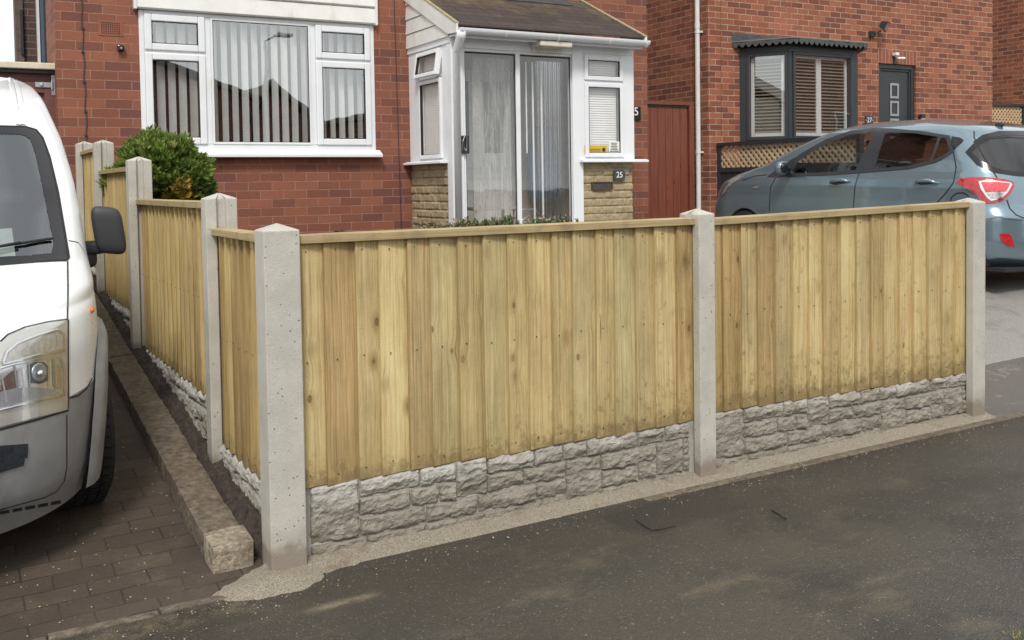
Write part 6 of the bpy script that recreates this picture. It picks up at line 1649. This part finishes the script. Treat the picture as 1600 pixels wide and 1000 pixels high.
diskset('lamp_shroud', [(.034, .001), (.032, .005), (.022, .002), (0, .001)], M['steel'], 58, 582, .010)
diskset('bulb', [(.013, .0), (.012, .008), (.007, .012), (0, .013)], M['chrome'], 58, 584, .014)
patch_obj(vanS, 'reflector_facet', [(2, 592), (16, 580), (36, 576), (34, 600), (14, 612), (-2, 612)], M['chrome'], hl, step=4, off=.010, both=False)
patch_obj(vanS, 'reflector_facet', [(78, 572), (90, 570), (94, 590), (92, 608), (80, 604)], M['chrome'], hl, step=4, off=.010, both=False)
patch_obj(vanS, 'dark_cavity', [(40, 572), (52, 566), (66, 566), (74, 574), (74, 594), (60, 600), (44, 598)], M['anthlite'], hl, step=4, off=.0095, both=False)
for k, (a_, c_) in enumerate((((30, 569), (36, 620)), ((42, 567), (44, 612)), ((72, 563), (72, 612)), ((80, 562), (84, 616)), ((-2, 580), (8, 628)), ((20, 571), (26, 626)))):
    line_obj(vanS, 'reflector_rib', [a_, c_], M['steel'] if k % 2 else M['chrome'], hl, wd=.006, off=.011, both=False)
for k in range(9): 
    x = 12+k*9; line_obj(vanS, 'lens_rib', [(x, 562-k*2.3), (x, 546-k*2.7)], M['chrome'], hl, wd=.002, off=.0115, both=False) if k < 9 else None
patch_obj(vanS, 'headlamp_lens', HLo, M['lensglass'], hl, step=6, off=.018, both=False)
patch_obj(vanS, 'tape', [(-60, 722), (0, 696), (43, 693), (42, 715), (37.5, 716), (36.5, 727), (0, 738), (-60, 752)], M['tape'], van, step=4, off=.004, both=False)
for k in range(5):
    x0 = 94-k*20; yb = lambda x: 803-(x/95)*17
    patch_obj(vanS, 'intake_slot', [(x0-15, yb(x0-15)-5), (x0, yb(x0)-5), (x0, yb(x0)), (x0-15, yb(x0-15))], M['rubber'], van, step=4, off=.003)
patch_obj(vanS, 'fog_surround', [(114, 770), (150, 760), (146, 735), (120, 760)], M['vangrey'], van, step=5, off=.006) if False else None
# flared plastic wheel arches
def arch(sd_, wy, S=None, par=None, rad=None, wz=.31, hwx=.885, mat=None):
    S = S or vanS; par = par or van; mat = mat or M['vangrey']; TT = S.T
    b = MB(); rows = []
    for k in range(41):
        a = math.radians(-12+204*k/40); r = []
        for (rr_, off) in (rad or ((.355, -.05), (.358, .022), (.375, .034), (.42, .036), (.455, .024), (.475, .0))):
            y, z = wy+rr_*math.cos(a), wz+rr_*math.sin(a)
            h, n = S.near(TT @ Vector((sd_*hwx, y, max(z, .2))))
            l = S.Ti @ h; l.x += sd_*off; l.y = y; l.z = max(z, .16); r.append(TT @ l)
        rows.append(r)
    b.grid(rows); b.build('wheel_arch', mat, par, smooth=True)
for sd_ in (-1, 1):
    for wy in (.86, 3.52): arch(sd_, wy); wheel(van, vanS, sd_*.770, wy, .31, .318, .20, sd_, steer=(6 if wy < 1 else 0))
for sd_ in (-1, 1):
    for wy in (.60, 3.15): arch(sd_, wy, carS, car, ((.305, -.06), (.312, .004), (.322, .008), (.352, .004)), .285, .83, M['paint'])
h, n = vanS.hit(143, 484)
if h is not None:
    b = MB(); b.grid(blob(h, .009, .026, .012)); b.build('side_repeater', M['orange'], van, smooth=True)
# wiper
pts = [vanS.hit(*p) for p in ((-20, 392), (0, 388.5), (40, 382), (81, 375.5))]; b = MB(); b.tube([h+n*.012 for h, n in pts], [.006]*4, 6); b.build('wiper_blade', M['rubber'], van)
pts = [vanS.hit(*p) for p in ((-60, 418), (-30, 402), (0, 391), (30, 385))]; b = MB(); b.tube([h+n*.022 for h, n in pts], [.010, .008, .006, .005], 6); b.build('wiper_arm', M['rubber'], van)
# door mirror
mcx, mcy, mcz = .652, 4.93, 1.245
def vmir(s_):
    f = (lambda p: p) if s_ > 0 else (lambda p: vanS.mirror(Vector(p)))
    P = blob((mcx-.006, mcy, mcz-.012), .068, .055, .110, -.12, e=4.2, nu=28, nv=20)
    P = [[f((x-.018*max(0, (mcz+.02-z))*0+(-.012*(z-mcz)/.1), y, z-(x-mcx)*.12)) for x, y, z in r] for r in P]
    b = MB(); b.grid(P); mo = b.build('door_mirror', M['blackpl'], van, smooth=True)
    b = MB(); P = blob((.575, 4.96, 1.155), .068, .04, .032, 0, e=3.2); b.grid([[f(p) for p in r] for r in P]); b.build('mirror_arm', M['blackpl'], mo, smooth=True)
    b = MB(); P = blob((.545, 4.98, 1.105), .055, .045, .045, 0, e=3.0); b.grid([[f(p) for p in r] for r in P]); b.build('mirror_foot', M['blackpl'], mo, smooth=True)
vmir(1); vmir(-1)
# cab interior
def vb(name, x0, x1, y0, y1, z0, z1, mat, bev=0, lean=0):
    b = MB(); b.hexa([tuple(Tv @ Vector(p)) for p in ((x0, y0, z0), (x1, y0, z0), (x1, y1, z0), (x0, y1, z0), (x0, y0+lean, z1), (x1, y0+lean, z1), (x1, y1+lean, z1), (x0, y1+lean, z1))]); return b.build(name, mat, van, bevel=bev)
vb('dashboard', -.8, .8, .82, 1.25, .7, 1.01, M['blackpl'], .03)
vb('cab_floor', -.82, .82, .7, 2.6, .35, .5, M['dark'])
vb('bulkhead', -.80, .80, 2.55, 2.6, .5, 1.70, plain('grey_bulkhead', (.16, .17, .17), .8))
for x in (-.42, .42):
    vb('seat', x-.26, x+.26, 1.95, 2.12, .6, 1.25, M['anth'], .05, .12); vb('headrest', x-.13, x+.13, 2.08, 2.18, 1.27, 1.46, M['anth'], .04, .03)
vb('underside', -.6, .6, .7, 4.1, .24, .28, M['rubber'])
o = thing('paper_sheet', tuple(Tv @ Vector((.45, 1.1, 1.02))), 'pale sheet lying on the van dashboard behind the windscreen', 'paper')
b = MB(); b.grid([[tuple(Tv @ Vector((lerp(.15, .58, i/6), lerp(1.0, 1.24, j/5), 1.02+.10*(j/5)+.006*math.sin(i*1.3)))) for i in range(7)] for j in range(6)]); b.build('sheet', M['paper'], o)
# ================================================================== PLANTS
def leafmat(name, cols, rough=.55, trans=.25):
    mt, nt, N, L, b = newmat(name); r = attr(nt, 'rnd').outputs['Fac']
    c = ramp(nt, r, cols); L.new(c, b.inputs['Base Color']); b.inputs['Roughness'].default_value = rough; b.inputs['Specular IOR Level'].default_value = .3
    out = [n for n in N if n.type == 'OUTPUT_MATERIAL'][0]; tl = N.new('ShaderNodeBsdfTranslucent'); L.new(c, tl.inputs[0]); mx = N.new('ShaderNodeMixShader'); mx.inputs[0].default_value = trans
    L.new(b.outputs[0], mx.inputs[1]); L.new(tl.outputs[0], mx.inputs[2]); L.new(mx.outputs[0], out.inputs[0]); return mt
M['leaf'] = leafmat('bush_leaf', [(0, (.040, .070, .014)), (.35, (.105, .165, .028)), (.7, (.185, .265, .050)), (.80, (.27, .33, .09)), (.84, (.13, .09, .04)), (.92, (.55, .40, .08)), (1, (.42, .26, .06))])
M['twig'] = plain('twig', (.06, .045, .03), .9)
def shrub(name, c, rx, ry, rz_, n, leaf, label, cat, mat, seed, dead=None, zbase=None):
    rr = random.Random(seed); t = thing(name, (c[0], c[1], zbase), label, cat)
    b = MB(); rn = []
    lumps = [(Vector((rr.gauss(0, 1), rr.gauss(0, 1), rr.gauss(0, 1))).normalized(), rr.uniform(.85, 1.12)) for _ in range(26)]
    tw = MB()
    for k in range(n):
        d = Vector((rr.gauss(0, 1), rr.gauss(0, 1), rr.gauss(0, 1))).normalized()
        R_ = max(g*max(0, d.dot(l))**9 for l, g in lumps); rad = (.62+.45*R_)*(rr.uniform(.55, 1.0)**.33)*(1.10 if rr.random() < .06 else 1)
        P = Vector((c[0]+d.x*rx*rad, c[1]+d.y*ry*rad, c[2]+d.z*rz_*rad))
        if P.z < zbase+.05: continue
        up = (d+Vector((0, 0, .9))+Vector((rr.gauss(0, .35), rr.gauss(0, .35), rr.gauss(0, .25)))).normalized()
        isd = dead is not None and (P-Vector(dead[0])).length < dead[1]*rr.uniform(.6, 1.15)
        rv = rr.uniform(.88, 1) if isd and rr.random() < .8 else min(.79, max(0, rr.gauss(.42, .2)+.18*d.z))
        for q in range(5):       # a sprig: a fan of narrow leaves
            sd_ = (up+Vector((rr.gauss(0, .55), rr.gauss(0, .55), rr.gauss(0, .35)))).normalized()
            s1 = sd_.cross(Vector((rr.gauss(0, 1), rr.gauss(0, 1), rr.gauss(0, 1)))).normalized(); L_ = leaf*rr.uniform(.7, 1.3); w_ = L_*.17
            b.add([P, P+sd_*L_*.5+s1*w_, P+sd_*L_, P+sd_*L_*.5-s1*w_], [(0, 1, 2, 3)]); v_ = min(1, max(0, rv+rr.uniform(-.05, .05))) if not isd else rv
            if rr.random() < .05 and not isd: v_ = .84
            rn += [v_]*4
    b.build('foliage', mat, t, attr={'rnd': rn}, recalc=False)
    for k in range(30):
        d = Vector((rr.gauss(0, 1), rr.gauss(0, 1), abs(rr.gauss(0, .8)))).normalized()
        tw.tube([(c[0]+rr.uniform(-.03, .03), c[1]+rr.uniform(-.03, .03), zbase-.05), (c[0]+d.x*rx*.35, c[1]+d.y*ry*.35, lerp(zbase, c[2], .7)), (c[0]+d.x*rx*.85, c[1]+d.y*ry*.85, c[2]+d.z*rz_*.8)], [.014, .008, .003], 5)
    tw.build('stems', M['twig'], t)
    return t
bc = oY(258, 262, 7.9)
dd = oY(275, 300, 7.6)
shrub('bush', (bc.x-.045, 7.9, bc.z-.10), .375, .38, .34, 4700, .055, 'rounded green bush with a yellow-brown dead patch behind the side fence', 'bush', M['leaf'], 5, dead=((dd.x+.05, 7.55, dd.z-.07), .165), zbase=.62)
M['leaf2'] = leafmat('heather_leaf', [(0, (.05, .09, .03)), (.5, (.12, .17, .06)), (.75, (.30, .25, .17)), (1, (.42, .30, .24))])
k = 0
for (px, py, sc, lb) in ((672, 352, .8, 'leftmost small plant tuft peeping over the front fence, below the stone porch base'), (724, 349, 1.25, 'dense plant tuft with dried flower heads over the fence, below the porch corner post'), (757, 349, .9, 'low plant tuft under the left porch door pane, right of the dense tuft'),
                         (792, 346, 1.4, 'largest plant tuft, dried pink-brown heads, below the middle stile of the porch doors'), (848, 345, .9, 'small plant tuft over the fence under the right porch door pane'), (881, 343, .7, 'rightmost small plant tuft over the fence, by the right porch door jamb')):
    P = oY(px, py, 4.35); rr = random.Random(px); zb = ground_z(P.x, 4.35); t = thing('garden_plant', (P.x, 4.35, zb), lb, 'plant', 'small plants behind the front fence')
    b = MB(); rn = []; st = MB()
    for q in range(int(46*sc)):
        ax = rr.gauss(0, .045*sc); ay = rr.gauss(0, .05); top = Vector((P.x+ax, 4.35+ay, P.z+.01*sc-abs(ax)*.25+rr.uniform(-.02, .015)))
        st.tube([(P.x+ax*.4, 4.35+ay*.4, zb), (P.x+ax*.8, 4.35+ay*.8, lerp(zb, top.z, .6)), top], [.003, .002, .0015], 4)
        fl_ = rr.random() < .5
        for m_ in range(13):
            d = Vector((rr.gauss(0, 1), rr.gauss(0, 1), rr.gauss(.5, .8))).normalized(); o_ = top-Vector((0, 0, rr.uniform(0, .05))); s1 = d.cross(Vector((rr.gauss(0, 1), rr.gauss(0, 1), 1))).normalized(); L_ = rr.uniform(.012, .026)
            b.add([o_, o_+d*L_*.5+s1*L_*.25, o_+d*L_, o_+d*L_*.5-s1*L_*.25], [(0, 1, 2, 3)]); rn += [rr.uniform(.72, 1) if fl_ and o_.z > top.z-.012 else rr.uniform(0, .6)]*4
    b.build('foliage', M['leaf2'], t, attr={'rnd': rn}, recalc=False); st.build('stems', M['twig'], t)
P = oY(527, 361, 4.5); t = thing('fallen_sprig', (P.x, 4.5, ground_z(P.x, 4.5)), 'single dry leafy stem just showing over the front fence below the wide window', 'plant')
b = MB(); b.tube([(P.x-.03, 4.5, ground_z(P.x, 4.5)), (P.x, 4.5, P.z-.03), (P.x+.03, 4.5, P.z+.012)], .003, 5); b.build('stem', M['twig'], t)
b = MB(); rn = []
for (dx, dz, L_, w_) in ((-.035, -.012, .05, .016), (.0, -.004, .045, .014), (.03, -.02, .04, .012)):
    o_ = Vector((P.x+dx, 4.5, P.z+dz)); b.add([o_, o_+Vector((L_*.5, -.01, w_)), o_+Vector((L_, 0, w_*.4)), o_+Vector((L_*.5, .01, -w_*.6))], [(0, 1, 2, 3)]); rn += [.3 if dx < 0 else .8]*4
b.build('leaf', M['leaf2'], t, attr={'rnd': rn}, recalc=False)
# ================================================================== HOUSES ACROSS THE ROAD (they show as reflections in the window glass)
def opp(name, x0, x1, y0, y1, ze, zr, xr, label):
    t = thing(name, ((x0+x1)/2, y1, 0), label, 'house')
    b = MB(); b.prism([(x0, -.3), (x1, -.3), (x1, ze), (xr, zr), (x0, ze)], lambda p: (p[0], y0, p[1]), lambda p: (p[0], y1, p[1])); b.build('wall', M['brickopp'], t)
    b = MB(); b.prism([(x0-.3, ze-.1), (xr, zr+.12), (x1+.3, ze-.1), (x1+.3, ze+.05), (xr, zr+.28), (x0-.3, ze+.05)], lambda p: (p[0], y0-.3, p[1]), lambda p: (p[0], y1+.35, p[1])); b.build('roof', M['tile'], t)
    for (a, z) in ((.25, .9), (.65, .9), (.25, 3.5), (.65, 3.5)):
        if z+1.2 > ze: continue
        xx = lerp(x0, x1, a); b = MB(); b.frame(lambda p, q, d: (p, y1+d, q), xx, xx+1.5, z, z+1.2, .08, .08, .08, .08, 0, .05); wo = b.build('window', M['upvc'], t)
        b = MB(); b.box(xx+.08, xx+1.42, y1+.005, y1+.02, z+.08, z+1.12); b.build('pane', M['blackgloss'], wo)
    return t
opp('opposite_house', -2.0, 8.72, -21, -13.5, 4.25, 5.95, 3.6, 'large gable fronted brick house across the road, mirrored in the left of the wide window')
opp('opposite_house', 8.80, 10.72, -20, -13.5, 3.6, 4.60, 9.28, 'narrow steep roofed building across the road, mirrored right of the valley in the window')
opp('opposite_house', 10.8, 14.6, -20, -13.5, 3.50, 3.62, 12.5, 'low flat roofed building across the road, mirrored in the right casement')
opp('opposite_house', 29, 43, -22, -14.5, 6.6, 9.2, 36, 'wide roofed house across the road, mirrored in the bay window glass')
t = thing('street_lamp', (7.3, -7.0, 0), 'tall grey street lamp across the road, mirrored in the wide window', 'street lamp')
b = MB(); b.tube([(7.3, -7, -.1), (7.3, -7, 1.2), (7.3, -7, 1.25), (7.3, -7, 5.1)], [.08, .08, .055, .045], 14); b.build('column', M['steel'], t)
b = MB(); b.tube([(7.3, -7, 5.05), (7.32, -7, 5.25), (7.5, -6.95, 5.36), (7.7, -6.9, 5.4)], [.03, .03, .03, .03], 8); b.build('arm', M['steel'], t)
b = MB(); b.box(7.6, 8.0, -7.0, -6.8, 5.36, 5.46); b.build('lantern', M['steel'], t, bevel=.03)

# ================================================================== SMALL GROUND DETAIL
def onpoly(name, poly, dz, mat, th=.004):
    P = [onG(x, y) for x, y in poly]; b = MB(); n = len(P)
    b.add([p+Vector((0, 0, dz)) for p in P]+[p-Vector((0, 0, .02)) for p in P], [tuple(range(n))]+[(i, (i+1) % n, (i+1) % n+n, i+n) for i in range(n)])
    o = b.build(name, mat); return tag(o, kind='structure')
M['patchtar'] = plain('fresh_dark_patch', (.036, .031, .029), .62, var=.5, vs=130, bmp=1.0, bs=200)
def crack(pts, r=.004):
    P = [onG(x, y)+Vector((0, 0, .002)) for x, y in pts]; b = MB(); b.tube(P, [r*(.5+.8*random.random()) for _ in P], 5); return b
rr = random.Random(9)
for pts in ([(993, 813), (1000, 818), (1008, 824), (1018, 829), (1026, 829), (1036, 827), (1048, 824), (1056, 823)], [(1205, 797), (1213, 802), (1222, 808), (1230, 812)]):
    tag(crack(pts, .0026).build('crack', plain('crack_shadow', (.008, .007, .006), .95)), kind='structure')
# loose grit and crumbs along the foot of the fence and on the paving
b = MB()
for k in range(380):
    if rr.random() < .6: x = rr.uniform(.75, 4.9); y = fY(x)-.10-abs(rr.gauss(0, .07)); 
    elif rr.random() < .5: x = rr.uniform(.0, 1.1); y = 3.45-abs(rr.gauss(0, .12))
    else: x = rr.uniform(.1, .8); y = rr.uniform(3.55, 5)
    r_ = rr.uniform(.0015, .004); z = ground_z(x, y)+.003; q = [(x+r_*math.cos(a)*rr.uniform(.7, 1.2), y+r_*math.sin(a)*rr.uniform(.7, 1.2), z) for a in (0, 1.57, 3.14, 4.71)]+[(x, y, z+r_*rr.uniform(.6, 1.3))]
    b.add(q, [(0, 1, 4), (1, 2, 4), (2, 3, 4), (3, 0, 4)])
o = b.build('grit', plain('grit_stone', (.34, .29, .21), .9, var=.5, vs=300)); tag(o, 'scattered pale grit along the foot of the fence and over the paving', 'grit', kind='stuff')
# grass tuft at the bottom right of the picture
g0 = onG(1592, 992); b = MB(); rn = []
for k in range(60):
    x = g0.x+rr.gauss(0, .03); y = g0.y+rr.gauss(0, .02); a = rr.uniform(0, 6.28); h_ = rr.uniform(.006, .018); wv = .0012
    b.add([(x-wv*math.sin(a), y+wv*math.cos(a), g0.z), (x+wv*math.sin(a), y-wv*math.cos(a), g0.z), (x+math.cos(a)*h_*.8, y+math.sin(a)*h_*.8, g0.z+h_)], [(0, 1, 2)]); rn += [rr.choice((.6, .79, .93))]*3
o = b.build('grass', M['leaf'], attr={'rnd': rn}, recalc=False); tag(o, 'tiny tuft of yellowish grass on the pavement at the bottom right corner', 'grass', kind='stuff')
